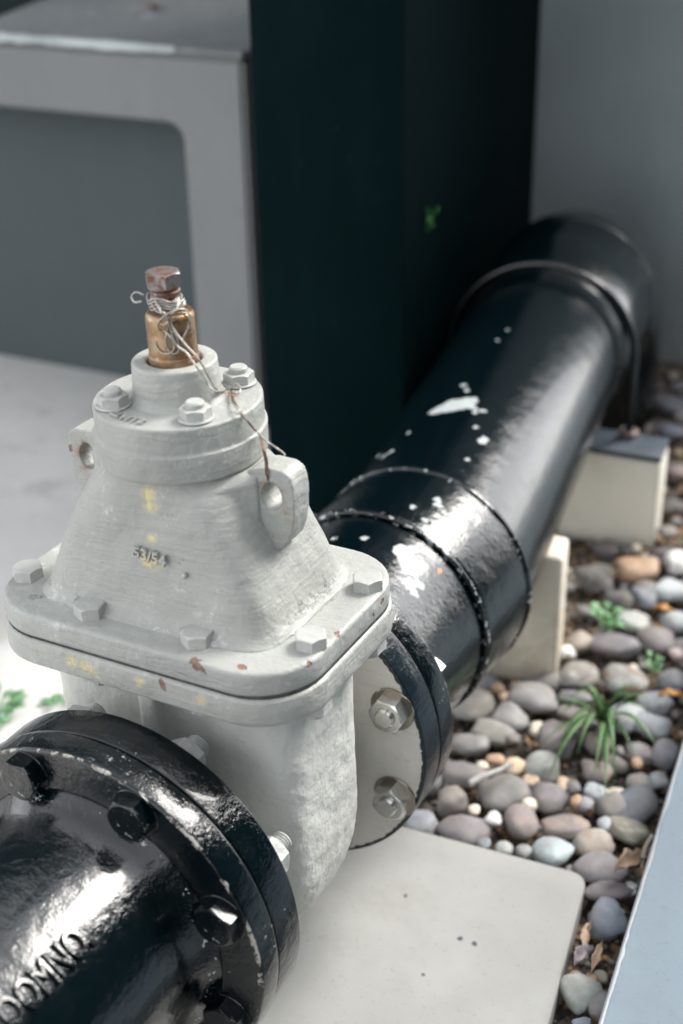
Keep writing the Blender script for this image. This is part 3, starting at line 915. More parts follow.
# ------------------------------------------------------------------ walls
u = Vector((1, .06)).normalized()
M_GREY = wall_paint('grey_wall_paint', (.205, .214, .220), .14, .75, .05, .35, (.14, .148, .152))
M_NICHE = wall_paint('shaded_recess_grey', (.080, .098, .105), .12, .8, .02)  # darker than the frame's grey: the recess's shade is put into the colour
bx = thing('portal_plinth', 'grey painted masonry plinth with a dark recessed panel, left of the dark panel', 'plinth', (-1.0, 1.2, GZ))
def bpart(name, me, mat, parent=bx, base=(-1.0, 1.2, GZ), angle=35):
    if isinstance(me, MB): me = me.mesh(name)
    for v in me.vertices: v.co -= Vector(base)
    return link(name, me, mat, parent, angle=angle)
yF = 1.00                                   # front plane at x = -.7
fr = lambda x: yF + (x + .7)*.06
# front with opening: polygon in x-z, extruded in depth
XR = -.585; XJ = -.6935; ZT = .372; ZL = .272
outer = [(-3.2, GZ - .03), (-3.2, ZT), (XR, ZT), (XR, GZ - .03), (XJ, GZ - .03)]
arc = [(XJ - .028 + .028*math.cos(a), ZL - .028 + .028*math.sin(a)) for a in [PI/2*i/8 for i in range(9)]]
outer += arc + [(-2.9, ZL), (-2.9, GZ - .03)]
me = outline_plate(outer, None, .055, lambda c: Vector((c.x, fr(c.x) + .055 + c.y, c.z)))
bm = bmesh.new(); bm.from_mesh(me); bmesh.ops.bevel(bm, geom=[e for e in bm.edges if len(e.link_faces) == 2 and e.calc_face_angle() > .6], offset=.006, segments=2, affect='EDGES'); bm.to_mesh(me); bm.free()
bpart('frame', me, M_GREY)
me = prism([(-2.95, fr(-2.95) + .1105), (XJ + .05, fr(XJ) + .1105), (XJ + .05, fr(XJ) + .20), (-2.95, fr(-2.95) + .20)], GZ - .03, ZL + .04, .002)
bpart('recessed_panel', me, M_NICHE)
# top slab running back at a slant on its left side
M_TOPS = wall_paint('grey_ledge_paint', (.20, .215, .225), .3, .55, .05, .55, (.55, .58, .58))
me = prism([(-1.085, fr(-1.08) - .002), (XR + .002, fr(XR) - .002), (XR + .002, 1.9), (-1.36, 1.9)], ZT + .0005, ZT + .012, .005)
bpart('ledge', me, M_TOPS)
vs = []; fs = []
NW = 120
for i in range(NW + 1):                     # chipped pale paint along the ledge's front edge
    x = -1.085 + .39*i/NW
    w = max(.0005, .005 + .012*mnoise.noise(Vector((x*24, 2, 0))) + .004*mnoise.noise(Vector((x*90, 5, 0))))*min(1, (NW - i)/18)
    y0 = fr(x) - .0022
    for dy, z in ((-.0004, ZT + .003 - w*.4), (-.0006, ZT + .0105), (.0012, ZT + .0127), (.0012 + w*1.6, ZT + .0127), (.0016 + w*1.6, ZT + .0115)):
        vs.append((x, y0 + dy, z))
for i in range(NW):
    for k in range(4): fs.append((i*5+k, i*5+k+1, (i+1)*5+k+1, (i+1)*5+k))
bpart('worn_edge', MB().add(vs, fs), concrete('chipped_pale_paint', (.50, .55, .56), .6, bumpk=.4), angle=None)
q = cyl(.012, 0, .012, 16, .002); hexprism(.017, .009, 0.001, m=q)
fit_ = bpart('anchor_bolt', q, MAT_HEAD, base=(0, 0, 0)); fit_.location = Vector((-.925, 1.265, ZT + .012)) - Vector((-1.0, 1.2, GZ))
q = cyl(.026, 0, .003, 20, .001)
pl_ = bpart('anchor_washer', q, M_TOPS, base=(0, 0, 0)); pl_.location = Vector((-.925, 1.265, ZT + .0118)) - Vector((-1.0, 1.2, GZ))

# dark wall far behind the plinth
M_DARK = wall_paint('dark_teal_paint', (.0014, .0090, .0108), .35, .65, .10, .20, (.012, .026, .028), .03)
M_DARK2 = wall_paint('black_teal_paint', (.003, .009, .012), .3, .65, .04)
M_BACK = wall_paint('dark_back_paint', (.020, .034, .037), .2, .7, .04)
M_RIGHT = wall_paint('mid_grey_render', (.34, .385, .40), .25, .75, .06, .25, (.20, .225, .23))
def wall(name, label, cat, poly, z0, z1, mat, b=.004):
    cx = sum(p[0] for p in poly)/len(poly); cy = sum(p[1] for p in poly)/len(poly)
    t = tag(link(name, prism([(x - cx, y - cy) for x, y in poly], 0, z1 - z0, b), mat), label, cat)
    t.location = (cx, cy, z0)
    return t
wall('back_wall', 'dark teal wall seen behind the grey plinth at the top left corner', 'wall', [(-6, 1.95), (-.55, 2.0), (-.55, 2.15), (-6, 2.1)], -.26, 3.8, M_BACK)
wall('dark_block', 'tall very dark teal painted block standing between the grey plinth and the black pipe', 'block wall', [(-.434, .789), (-.224, .802), (-.3612, 1.598), (-.62, 1.585)], -.26, 2.1, M_DARK, .006)
wall('grey_wall', 'mid grey rendered wall behind the pipe elbow at the top right', 'wall', [(-.60, 1.590), (.27, 1.645), (.26, 1.80), (-.60, 1.75)], -.26, 1.95, M_RIGHT)


M_UNSEEN = wall_paint('dark_green_blocker', (.020, .034, .030), .3, .8, .05)  # unseen wall, added to narrow the bright strip mirrored in the black pipes
wall('unseen_dark_wall', 'unseen dark green wall added far right of the kerb to darken reflections in the pipes', 'wall', [(1.50, 2.42), (2.2, -4.5), (2.4, -4.5), (1.70, 2.46)], -.26, 1.8, M_UNSEEN)
PEB = [
    (0.1003, 0.8506, 0.0299, 0.0249, 0.0144, 33.3, 'orange', 'large ochre orange stone below the bigger concrete support block'),
    (0.1412, 0.895, 0.0188, 0.0233, 0.014, 0.8, 'white', "white angular stone at the photo's right edge beside the support block"),
    (0.1308, 0.7862, 0.0167, 0.0207, 0.0123, 26.9, 'slate', 'round slate blue pebble just below the ochre orange stone'),
    (0.1552, 0.818, 0.022, 0.0252, 0.0145, 13.9, 'pale', 'pale blue grey stone at the right edge, below the white stone'),
    (0.1372, 0.7225, 0.0225, 0.0243, 0.014, 7.5, 'palegreen', 'pale greenish white stone below the round slate pebble'),
    (0.174, 0.6953, 0.0233, 0.0238, 0.0137, 20.5, 'mauve', 'mauve brown stone with a dark underside, right of the long grey pebble'),
    (0.1311, 0.661, 0.0317, 0.0211, 0.0122, -5.5, 'greyp', 'long grey purple pebble tilted down to the right, left of the mauve brown stone'),
    (0.0931, 0.6491, 0.0147, 0.0182, 0.0127, -25.0, 'tan', 'tan brown egg shaped pebble beside the small weed at the concrete pier'),
    (0.0868, 0.6212, 0.0091, 0.0113, 0.0068, 27.1, 'white', 'tiny white pebble at the foot of the concrete pier'),
    (0.0584, 0.8002, 0.0263, 0.0274, 0.0158, 0.9, 'rough', 'dark rough stone in the shade under the larger support block'),
    (0.1035, 0.7641, 0.0192, 0.0239, 0.0154, 26.9, 'rough', 'dark pitted stone left of the round slate pebble'),
    (0.1836, 0.7461, 0.0187, 0.0232, 0.017, 27.0, 'pale', 'bluish pale stone at the right edge above the pinkish chip'),
    (0.2064, 0.675, 0.009, 0.0108, 0.0063, 27.1, 'pink', 'small pinkish chip at the right edge, under the bluish pale stone'),
    (0.1166, 0.5818, 0.0248, 0.0254, 0.0146, 14.1, 'stripe', 'grey beige striped pebble two rows below the concrete pier weed'),
    (0.1686, 0.5946, 0.0269, 0.0284, 0.0164, 20.6, 'twotone', 'large two tone stone, brown below and grey green above, over the grass tuft'),
    (0.2199, 0.6186, 0.0199, 0.0246, 0.0159, 27.1, 'greyb', 'blue grey stone at the right edge beside the little green sprig'),
    (0.1279, 0.5377, 0.0219, 0.0136, 0.0078, 1.2, 'greyp', 'narrow grey purple pebble directly under the striped pebble'),
    (0.0875, 0.5126, 0.0288, 0.0303, 0.0175, 7.7, 'grey', 'big smooth grey pebble touching the lower right foot of the concrete pier'),
    (0.2131, 0.5682, 0.0206, 0.0222, 0.0128, 14.2, 'greyb', 'blue grey pebble above its twin, right of the grass tuft root'),
    (0.2235, 0.5246, 0.0223, 0.0209, 0.0121, 27.2, 'greyb', 'flat blue grey pebble below its twin, right of the grass tuft'),
    (0.193, 0.5257, 0.0203, 0.025, 0.0144, -11.8, 'pale', 'pale grey stone behind the blades on the right of the grass tuft'),
    (0.1374, 0.5056, 0.0193, 0.0118, 0.0068, 14.2, 'taupe', 'thin brownish pebble left of the grass tuft root'),
    (0.1387, 0.4522, 0.0221, 0.0245, 0.0141, 14.2, 'mauve', 'dull mauve stone left of the grass tuft blades'),
    (0.1821, 0.4665, 0.0176, 0.0198, 0.0114, 27.2, 'taupe', 'brown grey pebble underneath the grass tuft'),
    (0.2245, 0.4723, 0.0141, 0.0166, 0.0096, 27.3, 'mauve', 'small mauve pebble below the right grass blade'),
    (0.2515, 0.4823, 0.0163, 0.0202, 0.0156, 1.3, 'greyp', 'grey purple stone squeezed against the kerb under the right grass blade'),
    (0.1425, 0.4008, 0.0193, 0.024, 0.018, 14.3, 'palegreen', 'tall pale grey green stone left of the drooping grass blades'),
    (0.0257, 0.4765, 0.0276, 0.0335, 0.0193, 1.2, 'beigegrey', "large beige grey stone just right of the black sleeve's lower edge"),
    (0.0771, 0.4661, 0.0215, 0.0266, 0.0163, 14.2, 'grey', 'grey rounded pebble in front of the concrete pier'),
    (0.0555, 0.4013, 0.022, 0.0183, 0.0106, 20.7, 'grey', 'grey oval pebble close to the black flange, under the beige grey stones'),
    (0.0701, 0.4312, 0.0256, 0.02, 0.0116, -5.3, 'beigegrey', 'flat beige grey stone between the two grey pebbles in front of the pier'),
    (0.073, 0.3516, 0.0256, 0.0185, 0.0107, 14.3, 'mauve', 'flat purple grey pebble right of the black flange edge'),
    (0.0799, 0.3034, 0.0166, 0.0206, 0.0175, 20.8, 'taupe', 'upright taupe pebble nearest to the black flange'),
    (0.1213, 0.3411, 0.0273, 0.0262, 0.0151, 40.3, 'grey', 'large grey pebble under the pale stick'),
    (0.1554, 0.3071, 0.0173, 0.0215, 0.013, 27.4, 'mauvebrown', 'mauve brown pebble with a rusty patch, below the large grey pebble'),
    (0.1107, 0.2702, 0.0243, 0.0197, 0.0113, 40.4, 'mauve', 'flat mauve pebble lying along the top edge of the paving slab'),
    (0.0649, 0.2534, 0.0173, 0.0176, 0.0102, 7.9, 'greyb', 'grey pebble half hidden below the lower flange nut'),
    (0.1298, 0.2973, 0.0092, 0.0106, 0.0061, 27.4, 'white', 'little white pebble between the mauve and the mauve brown pebbles'),
    (0.106, 0.3008, 0.0067, 0.0083, 0.0054, 27.4, 'cream', 'cream bead sized pebble beside the upright taupe pebble'),
    (0.1538, 0.3327, 0.0078, 0.0096, 0.0087, 27.4, 'cream', 'cream egg shaped pebble right of the large grey pebble'),
    (0.1399, 0.3729, 0.0095, 0.0103, 0.0059, 27.3, 'ocream', 'orange cream pebble above the cream egg shaped one'),
    (0.1152, 0.3887, 0.0129, 0.0157, 0.009, 14.3, 'ocream', 'largest of the orange cream chips above the pale stick'),
    (0.0923, 0.3904, 0.0108, 0.0105, 0.0061, 14.3, 'orange', 'orange chip left of the largest orange cream chip'),
    (0.0837, 0.3724, 0.0075, 0.0082, 0.0047, 27.3, 'cream', 'small cream chip left of the orange chip'),
    (0.1358, 0.258, 0.007, 0.0083, 0.0048, 27.4, 'slate', 'tiny blue pebble at the slab edge, left of the grey green one'),
    (0.1552, 0.2631, 0.01, 0.011, 0.0064, 27.4, 'palegreen', 'small grey green pebble at the slab edge'),
    (0.1751, 0.2668, 0.0084, 0.0103, 0.0059, 27.4, 'grey', 'small grey pebble at the slab edge left of the light blue pebble'),
    (0.1663, 0.3571, 0.0209, 0.0217, 0.0125, 14.3, 'darkmauve', 'dark mauve pebble right of the cream egg shaped pebble'),
    (0.1964, 0.3215, 0.0264, 0.0176, 0.0101, 33.9, 'mauvebrown', 'long mauve brown pebble above the light blue pebble'),
    (0.1988, 0.2791, 0.0208, 0.0213, 0.0123, 20.9, 'lightblue', "light blue oval pebble touching the slab's top edge"),
    (0.2333, 0.3102, 0.0209, 0.0221, 0.0128, 40.4, 'beige', "beige boulder like pebble above the slab's rounded corner"),
    (0.2481, 0.2804, 0.0264, 0.0183, 0.0106, 21.0, 'greyp', "long purple grey pebble lying across the slab's rounded corner"),
    (0.2557, 0.3454, 0.0202, 0.0175, 0.0101, 14.4, 'olive', 'olive beige pebble banded in grey, next to the kerb'),
    (0.2501, 0.3843, 0.0299, 0.02, 0.0116, 63.8, 'slatedark', 'long dark slate stone slanting up towards the kerb'),
    (0.2295, 0.3754, 0.0165, 0.0186, 0.0108, 53.4, 'grey', 'grey pebble left of the long dark slate stone'),
    (0.1961, 0.4208, 0.0171, 0.017, 0.0098, 27.3, 'mauvebrown', 'brown mauve pebble under the tip of the drooping grass blade'),
    (0.2049, 0.3898, 0.0126, 0.0109, 0.0063, 27.3, 'lightblue', 'small pale blue pebble under the brown mauve one'),
    (0.2245, 0.3963, 0.0115, 0.008, 0.0046, 33.8, 'cream', 'flat cream chip left of the grey pebble by the kerb'),
    (0.243, 0.4225, 0.0148, 0.0176, 0.0101, 27.3, 'grey', 'grey pebble under the long drooping grass blade, by the kerb'),
    (0.2592, 0.4364, 0.0106, 0.011, 0.0063, 27.3, 'pale', 'pale chip against the kerb above the long dark slate stone'),
    (0.1955, 0.3614, 0.0073, 0.009, 0.007, 27.4, 'orange', 'amber pebble right of the dark mauve pebble'),
    (0.1732, 0.3827, 0.0084, 0.0095, 0.0055, 27.3, 'ocream', 'yellow cream pebble under the leftmost grass blade'),
    (0.1827, 0.3839, 0.0079, 0.0098, 0.0059, 27.3, 'grey', 'small grey pebble beside the yellow cream one'),
    (0.2301, 0.4518, 0.0065, 0.008, 0.0052, 27.3, 'orange', 'small amber chip below the right grass blade'),
    (0.2039, 0.3622, 0.0093, 0.0115, 0.0074, 27.4, 'greyp', 'small grey purple pebble right of the amber pebble'),
    (0.2321, 0.3434, 0.0081, 0.0099, 0.0057, 27.4, 'pale', 'pale chip above the beige boulder like pebble'),
    (0.2673, 0.2545, 0.0249, 0.0139, 0.008, 24.9, 'mauve', "long mauve pebble right of the slab's rounded corner"),
    (0.285, 0.2668, 0.0062, 0.0073, 0.0042, 27.5, 'white', 'white chip against the kerb beside the long mauve pebble'),
    (0.2784, 0.217, 0.0187, 0.0232, 0.0146, 27.5, 'blue', 'round blue pebble in the gap between slab and kerb'),
    (0.2869, 0.1213, 0.0176, 0.0218, 0.0148, 8.1, 'palegreen', 'pale grey green heart shaped stone low in the gap beside the slab'),
    (0.309, 0.1163, 0.0113, 0.014, 0.0118, 1.6, 'grey', 'grey green stone leaning on the heart shaped one near the kerb'),
    (0.3009, 0.0883, 0.0086, 0.0071, 0.0041, 27.7, 'blue', 'bluish pebble at the bottom of the gap between slab and kerb'),
    (0.0581, 0.4997, 0.0081, 0.0088, 0.0051, 27.2, 'ocream', 'cream chip right of the beige grey stone by the pier'),
    (0.0437, 0.5102, 0.0076, 0.0094, 0.0074, -11.9, 'orange', "amber chip at the pier's foot"),
    (0.1117, 0.4609, 0.0089, 0.0108, 0.0062, 27.2, 'cream', 'round cream pebble below the big smooth grey pebble'),
    (0.094, 0.4312, 0.0099, 0.0092, 0.0053, 27.2, 'mauvebrown', 'small brown pebble under the grey rounded one in front of the pier'),
    (0.0093, 1.2886, 0.0271, 0.0265, 0.0153, 26.4, 'slatedark', "dark blue stone in the shade beside the support block's top plate"),
    (-0.0206, 1.3972, 0.0249, 0.0231, 0.0133, 26.3, 'slatedark', 'dark blue stone at the foot of the grey wall'),
    (0.06, 1.1539, 0.0166, 0.0188, 0.0109, 26.5, 'mauvebrown', 'brown stone in the shade right of the support block'),
    (0.0906, 1.0431, 0.0187, 0.0199, 0.0115, 26.7, 'rough', "dark stone in the shade right of the support block's lower edge"),
    (0.1052, 0.9671, 0.0153, 0.0174, 0.01, 26.7, 'taupe', 'brown grey stone above the white angular stone'),
]
# ------------------------------------------------------------------ pebbles
STONES = {
 'orange': stone('ochre_stone', (.36, .19, .085), (.46, .30, .17), blot=.5, blotc=(.30, .13, .06)),
 'ocream': stone('orange_cream_stone', (.50, .34, .18), (.56, .44, .30), blot=.4, blotc=(.45, .24, .10)),
 'cream': stone('cream_stone', (.52, .44, .32), (.60, .54, .42)),
 'white': stone('white_stone', (.58, .58, .57), (.68, .68, .67)),
 'pale': stone('pale_grey_stone', (.30, .335, .355), (.38, .41, .42)),
 'palegreen': stone('pale_green_stone', (.30, .335, .315), (.41, .43, .405), blot=.25, blotc=(.28, .24, .20)),
 'slate': stone('slate_stone', (.135, .155, .19), (.20, .22, .255)),
 'slatedark': stone('dark_slate_stone', (.085, .10, .13), (.14, .155, .19)),
 'greyb': stone('blue_grey_stone', (.17, .19, .215), (.235, .255, .275)),
 'greyp': stone('grey_purple_stone', (.165, .16, .18), (.235, .225, .24)),
 'grey': stone('grey_stone', (.175, .175, .175), (.245, .24, .235), blot=.15, blotc=(.25, .19, .15)),
 'beigegrey': stone('beige_grey_stone', (.24, .23, .205), (.31, .295, .265)),
 'beige': stone('beige_stone', (.30, .265, .22), (.36, .325, .27), blot=.2),
 'taupe': stone('taupe_stone', (.165, .145, .13), (.225, .20, .18)),
 'tan': stone('tan_stone', (.25, .195, .15), (.33, .28, .23)),
 'mauve': stone('mauve_stone', (.145, .13, .14), (.205, .185, .195), blot=.15, blotc=(.2, .14, .12)),
 'darkmauve': stone('dark_mauve_stone', (.11, .10, .105), (.16, .145, .15)),
 'mauvebrown': stone('mauve_brown_stone', (.145, .12, .12), (.20, .165, .16), blot=.55, blotc=(.26, .17, .13)),
 'pink': stone('pink_stone', (.40, .31, .29), (.48, .40, .38)),
 'rough': stone('rough_dark_stone', (.07, .07, .07), (.15, .145, .14), .9),
 'stripe': stone('striped_stone', (.16, .145, .125), (.22, .21, .19), bands=.7),
 'olive': stone('olive_stone', (.20, .19, .14), (.27, .26, .21), bands=.5),
 'twotone': stone('two_tone_stone', (.24, .255, .24), (.30, .31, .295), blot=.9, blotc=(.22, .13, .085)),
 'lightblue': stone('light_blue_stone', (.27, .345, .375), (.335, .40, .425)),
 'blue': stone('blue_stone', (.17, .205, .26), (.24, .275, .325)),
}
def pebble_mesh(a, b_, c, seed, rough=.08, sub=3):
    bm = bmesh.new()
    bmesh.ops.create_icosphere(bm, subdivisions=sub, radius=1)
    rs = random.Random(seed)
    o = Vector((rs.uniform(0, 90), rs.uniform(0, 90), rs.uniform(0, 90)))
    n1 = rs.uniform(1.9, 2.7); sk = rs.uniform(-.22, .22); sk2 = rs.uniform(-.15, .15)
    for v in bm.verts:
        p = v.co.normalized()
        k = (abs(p.x)**n1 + abs(p.y)**n1 + abs(p.z)**n1)**(-1/n1)
        p = p*k
        k = 1 + rough*(mnoise.noise(p*1.1 + o)*1.6 + .5*mnoise.noise(p*2.6 + o))
        p = p*k
        v.co = Vector((p.x*a*(1 + sk*p.y), p.y*b_*(1 + sk2*p.x), p.z*c))
    me = bpy.data.meshes.new('pebble'); bm.to_mesh(me); bm.free()
    return me
main_pebbles = []
def in_poly(x, y, P):
    c = False; n_ = len(P)
    for i in range(n_):
        (x1, y1), (x2, y2) = P[i], P[(i+1) % n_]
        if (y1 > y) != (y2 > y) and x < (x2-x1)*(y-y1)/(y2-y1) + x1: c = not c
    return c
def off_slab(x, y, a, b_, t, up):
    """slide a pebble clear of the paving slab's edge"""
    for _ in range(40):
        hit = False
        for k in range(16):
            an = 2*PI*k/16
            px, py = a*.9*math.cos(an), b_*.9*math.sin(an)
            if in_poly(x + px*math.cos(t) - py*math.sin(t), y + px*math.sin(t) + py*math.cos(t), slab_poly): hit = True; break
        if not hit: break
        if up: y += .0012
        else: x += .0012
    return x, y
for i, (x, y, a, b_, c, rot, colr, lab) in enumerate(PEB):
    rgh = .30 if colr in ('rough', 'white') else .16
    me = pebble_mesh(a*.97, b_*.97, c*.80, 100 + i, rgh)
    o = link('pebble', me, STONES[colr], angle=None)
    tag(o, lab, 'pebble', 'river pebbles between the slab and the kerb')
    small = a < .010
    x, y = off_slab(x, y, a, b_, R(rot), x < .235)
    o.location = (x, y, max(-.222 + c*.62, -.2085 if not small else -.2065))
    o.rotation_euler = (R(rng.uniform(-9, 9)), R(rng.uniform(-9, 9)), R(rot))
    main_pebbles.append((x, y, a, b_, R(rot)))
def in_poly(x, y, P):
    c = False; n_ = len(P)
    for i in range(n_):
        (x1, y1), (x2, y2) = P[i], P[(i+1) % n_]
        if (y1 > y) != (y2 > y) and x < (x2-x1)*(y-y1)/(y2-y1) + x1: c = not c
    return c
pier_poly = pm_poly((.0850, .572), Vector((1, .10)).normalized(), [(-.2, -.008), (.008, -.008), (.008, .14), (-.2, .14)])
blk_poly = pm_poly((.0930, .9420), Vector((1, .10)).normalized(), [(-.31, -.008), (.008, -.008), (.012, .165), (-.31, .165)])
def ok_place(x, y, r):
    if (Vector((x, y)) - k0).dot(kn) > -r*.8: return False
    if in_poly(x, y, slab_poly) or in_poly(x, y, pier_poly) or in_poly(x, y, blk_poly): return False
    if y < .30 and x < .2 and y < .2190 + (x + .235)*.1 + r: return False
    if (Vector((x, y)) - Vector((-.115, 1.17))).length < .14: return False
    return True
def inside_main(x, y, grow):
    for (mx, my, a, b_, t) in main_pebbles:
        dx, dy = x - mx, y - my
        u_ = dx*math.cos(t) + dy*math.sin(t); w_ = -dx*math.sin(t) + dy*math.cos(t)
        if (u_/(a + grow))**2 + (w_/(b_ + grow))**2 < 1: return True
    return False
FILL = {'greyp': 'small grey purple filler pebble between the bigger pebbles', 'grey': 'small plain grey filler pebble between the bigger pebbles', 'taupe': 'small brownish filler pebble between the bigger pebbles',
        'greyb': 'small blue grey filler pebble between the bigger pebbles', 'cream': 'small cream filler chip between the bigger pebbles', 'ocream': 'small orange cream filler chip between the bigger pebbles', 'darkmauve': 'small dark filler pebble between the bigger pebbles'}
proto = {}
placed = []
def fill(count, r0, r1, kinds, tries, zlow, gap):
    k = 0
    for _ in range(tries):
        if k >= count: break
        y = rng.uniform(.02, 1.55); x = rng.uniform(-.13, .34)
        r = rng.uniform(r0, r1)
        if not ok_place(x, y, r): continue
        if inside_main(x, y, gap*r): continue
        if any((x-px)**2 + (y-py)**2 < ((r + pr_)*.78)**2 for px, py, pr_ in placed): continue
        placed.append((x, y, r)); k += 1
        colr = rng.choice(kinds)
        var = rng.randrange(4)
        key = (colr, var)
        if key not in proto:
            proto[key] = link('pebble', pebble_mesh(1.15, rng.uniform(.7, .95), .6, 900 + var*13, .13, 2), STONES[colr], angle=None)
            o = proto[key]
        else:
            o = proto[key].copy(); COL.objects.link(o)
        tag(o, FILL[colr], 'pebble', 'small filler pebbles, ' + colr_word[colr])
        o.scale = (r, r, r)
        o.location = (x, y, zlow + r*.35)
        o.rotation_euler = (R(rng.uniform(-15, 15)), R(rng.uniform(-15, 15)), rng.uniform(0, 6.28))
colr_word = {'greyp': 'grey purple', 'grey': 'plain grey', 'taupe': 'brownish', 'greyb': 'blue grey', 'cream': 'cream', 'ocream': 'orange cream', 'darkmauve': 'dark'}
fill(60, .013, .022, ['greyp', 'grey', 'taupe', 'greyb', 'darkmauve'], 6000, -.224, .42)
fill(160, .004, .0098, ['greyp', 'grey', 'taupe', 'greyb', 'cream', 'ocream', 'darkmauve', 'grey'], 9000, -.222, .0)

# loose grit and gravel between the pebbles: nobody could count it
M_GRIT = Mat('mixed_grit')
_v = M_GRIT.voronoi(120, out='Color'); _s = M_GRIT.n('ShaderNodeSeparateColor'); M_GRIT.l(_v, _s.inputs[0])
_c = M_GRIT.mix(M_GRIT.ramp(_s.outputs[0], .1, .9), (.07, .06, .055), (.27, .25, .23))
_c = M_GRIT.mix(M_GRIT.ramp(_s.outputs[1], .80, .84), _c, (.40, .27, .14))
M_GRIT.bump(M_GRIT.noise(400, 3, .6), .3, .001)
M_GRIT = M_GRIT.out(_c, .8, Specular_IOR_Level=.3)
ico = bmesh.new(); bmesh.ops.create_icosphere(ico, subdivisions=1, radius=1)
iv = [v.co.copy() for v in ico.verts]; ff_ = [tuple(v.index for v in f.verts) for f in ico.faces]; ico.free()
grit = MB(); made = 0
for _ in range(9000):
    if made >= 2600: break
    x, y = rng.uniform(-.13, .34), rng.uniform(-.05, 1.58)
    r = rng.uniform(.0014, .0042)
    if not ok_place(x, y, r): continue
    made += 1
    o = Vector((rng.uniform(0, 50), rng.uniform(0, 50), 0)); sx, sy_, sz = rng.uniform(.7, 1.3), rng.uniform(.6, 1.1), rng.uniform(.45, .8)
    zc = -.2275 + rng.uniform(0, .0045)
    grit.add([(x + p.x*r*sx*(1 + .5*mnoise.noise(p + o)), y + p.y*r*sy_*(1 + .5*mnoise.noise(p*1.3 + o)), zc + p.z*r*sz) for p in iv], ff_)
o = struct(link('gravel', grit, M_GRIT, angle=None), 'stuff')
o['label'] = 'loose brown grey grit filling the gaps between the pebbles'

# ------------------------------------------------------------------ dry leaves and twigs
M_LEAF_O = simple('orange_dry_leaf', (.50, .23, .06), (.60, .36, .13), 120, .6)
M_LEAF_T = simple('tan_dry_leaf', (.36, .25, .17), (.48, .37, .28), 120, .7)
M_LEAF_L = simple('lilac_dry_leaf', (.30, .26, .27), (.42, .38, .39), 150, .7)
M_STICK = simple('pale_stick', (.42, .42, .40), (.55, .55, .53), 120, .7)
def leaf(name, label, cat, x, y, z, L, Wd, ang, mat, curl=.25, tilt=0.0):
    m = MB(); nx, ny = 12, 5
    top = []; bot = []
    for i in range(nx + 1):
        t = i/nx
        w = Wd*(math.sin(PI*min(.98, max(.02, t))**.8))*.5*(.75 + .7*mnoise.noise(Vector((t*5, x*90, 2))))
        for j in range(ny + 1):
            s_ = (j/ny - .5)*2
            zz = curl*Wd*(s_*s_)*(1 + mnoise.noise(Vector((t*4, y*90, 7)))) + .10*L*math.sin(t*PI*1.3) + .12*L*mnoise.noise(Vector((t*2.5, s_*.8, y*70))) + .05*Wd*mnoise.noise(Vector((t*6, s_*3, x*50)))
            top.append(((t - .5)*L, s_*w, zz)); bot.append(((t - .5)*L, s_*w, zz - .0006))
    n0 = len(top); q = ny + 1
    fs = []
    for i in range(nx):
        for j in range(ny):
            a = i*q + j
            fs.append((a, a + q, a + q + 1, a + 1)); fs.append((n0 + a, n0 + a + 1, n0 + a + q + 1, n0 + a + q))
    per = [i*q for i in range(nx + 1)] + [nx*q + j for j in range(1, ny + 1)] + [i*q + ny for i in range(nx - 1, -1, -1)] + [j for j in range(ny - 1, 0, -1)]
    for i in range(len(per)):
        a, b_ = per[i], per[(i+1) % len(per)]
        fs.append((a, b_, n0 + b_, n0 + a))
    m.add(top + bot, fs)
    o = tag(link(name, m, mat, angle=None), label, cat)
    o.location = (x, y, z); o.rotation_euler = (R(tilt), 0, R(ang))
    return o
leaf('dry_leaf', 'orange dry leaf scrap right of the round slate pebble', 'leaf', .1676, .748, -.196, .026, .015, 10, M_LEAF_O)
leaf('dry_leaf', 'orange dry leaf scrap at the right edge, beside the blue grey twin pebbles', 'leaf', .2340, .5606, -.188, .032, .016, 25, M_LEAF_O)
leaf('dry_leaf', 'wide tan curled dry leaf against the kerb below the olive pebble', 'leaf', .2799, .2845, -.192, .048, .022, 60, M_LEAF_T, .4, 15)
leaf('dry_leaf', 'narrow tan dry leaf standing beside the round blue pebble and the slab', 'leaf', .2720, .1820, -.198, .040, .012, 105, M_LEAF_T, .4, -20)
leaf('dry_leaf', 'thin tan leaf strip leaning under the round blue pebble towards the kerb', 'leaf', .2890, .1564, -.196, .042, .009, 95, M_LEAF_T, .4, 10)
leaf('dry_leaf', 'greyish lilac crumpled leaf between the two tan leaf strips', 'leaf', .2790, .1511, -.197, .026, .017, 70, M_LEAF_L, .5)
for (x, y, lab) in ((.2790, .1330, 'ochre bead sized nut beside the slab, left one of the pair'), (.2920, .1360, 'ochre bead sized nut under the lilac leaf, right one of the pair')):
    o = tag(link('ochre_nut', pebble_mesh(.0062, .0055, .005, int(x*1000), .1), STONES['orange'], angle=None), lab, 'nut')
    o.location = (x, y, -.203)
q = tube(catmull([(-.024, -.010, .0), (-.008, -.003, .002), (.010, .004, .001), (.026, .010, .003)], 5), lambda t: .0034 - .0012*t, 8)
o = tag(link('pale_stick', q, M_STICK), 'pale grey stick lying across the large grey pebble near the flange', 'stick'); o.location = (.110, .332, -.181); o.rotation_euler = (0, 0, R(38))
q = tube(catmull([(-.02, 0, 0), (0, .002, .002), (.02, -.001, 0)], 5), .0018, 7)
o = tag(link('dry_stalk', q, simple('dry_stalk_tan', (.45, .38, .30), (.56, .50, .42), 90, .7)), 'thin pale dry stalk pressed against the kerb beside the dark slate stone', 'stalk'); o.location = (.288, .300, -.186); o.rotation_euler = (0, R(-12), R(96))

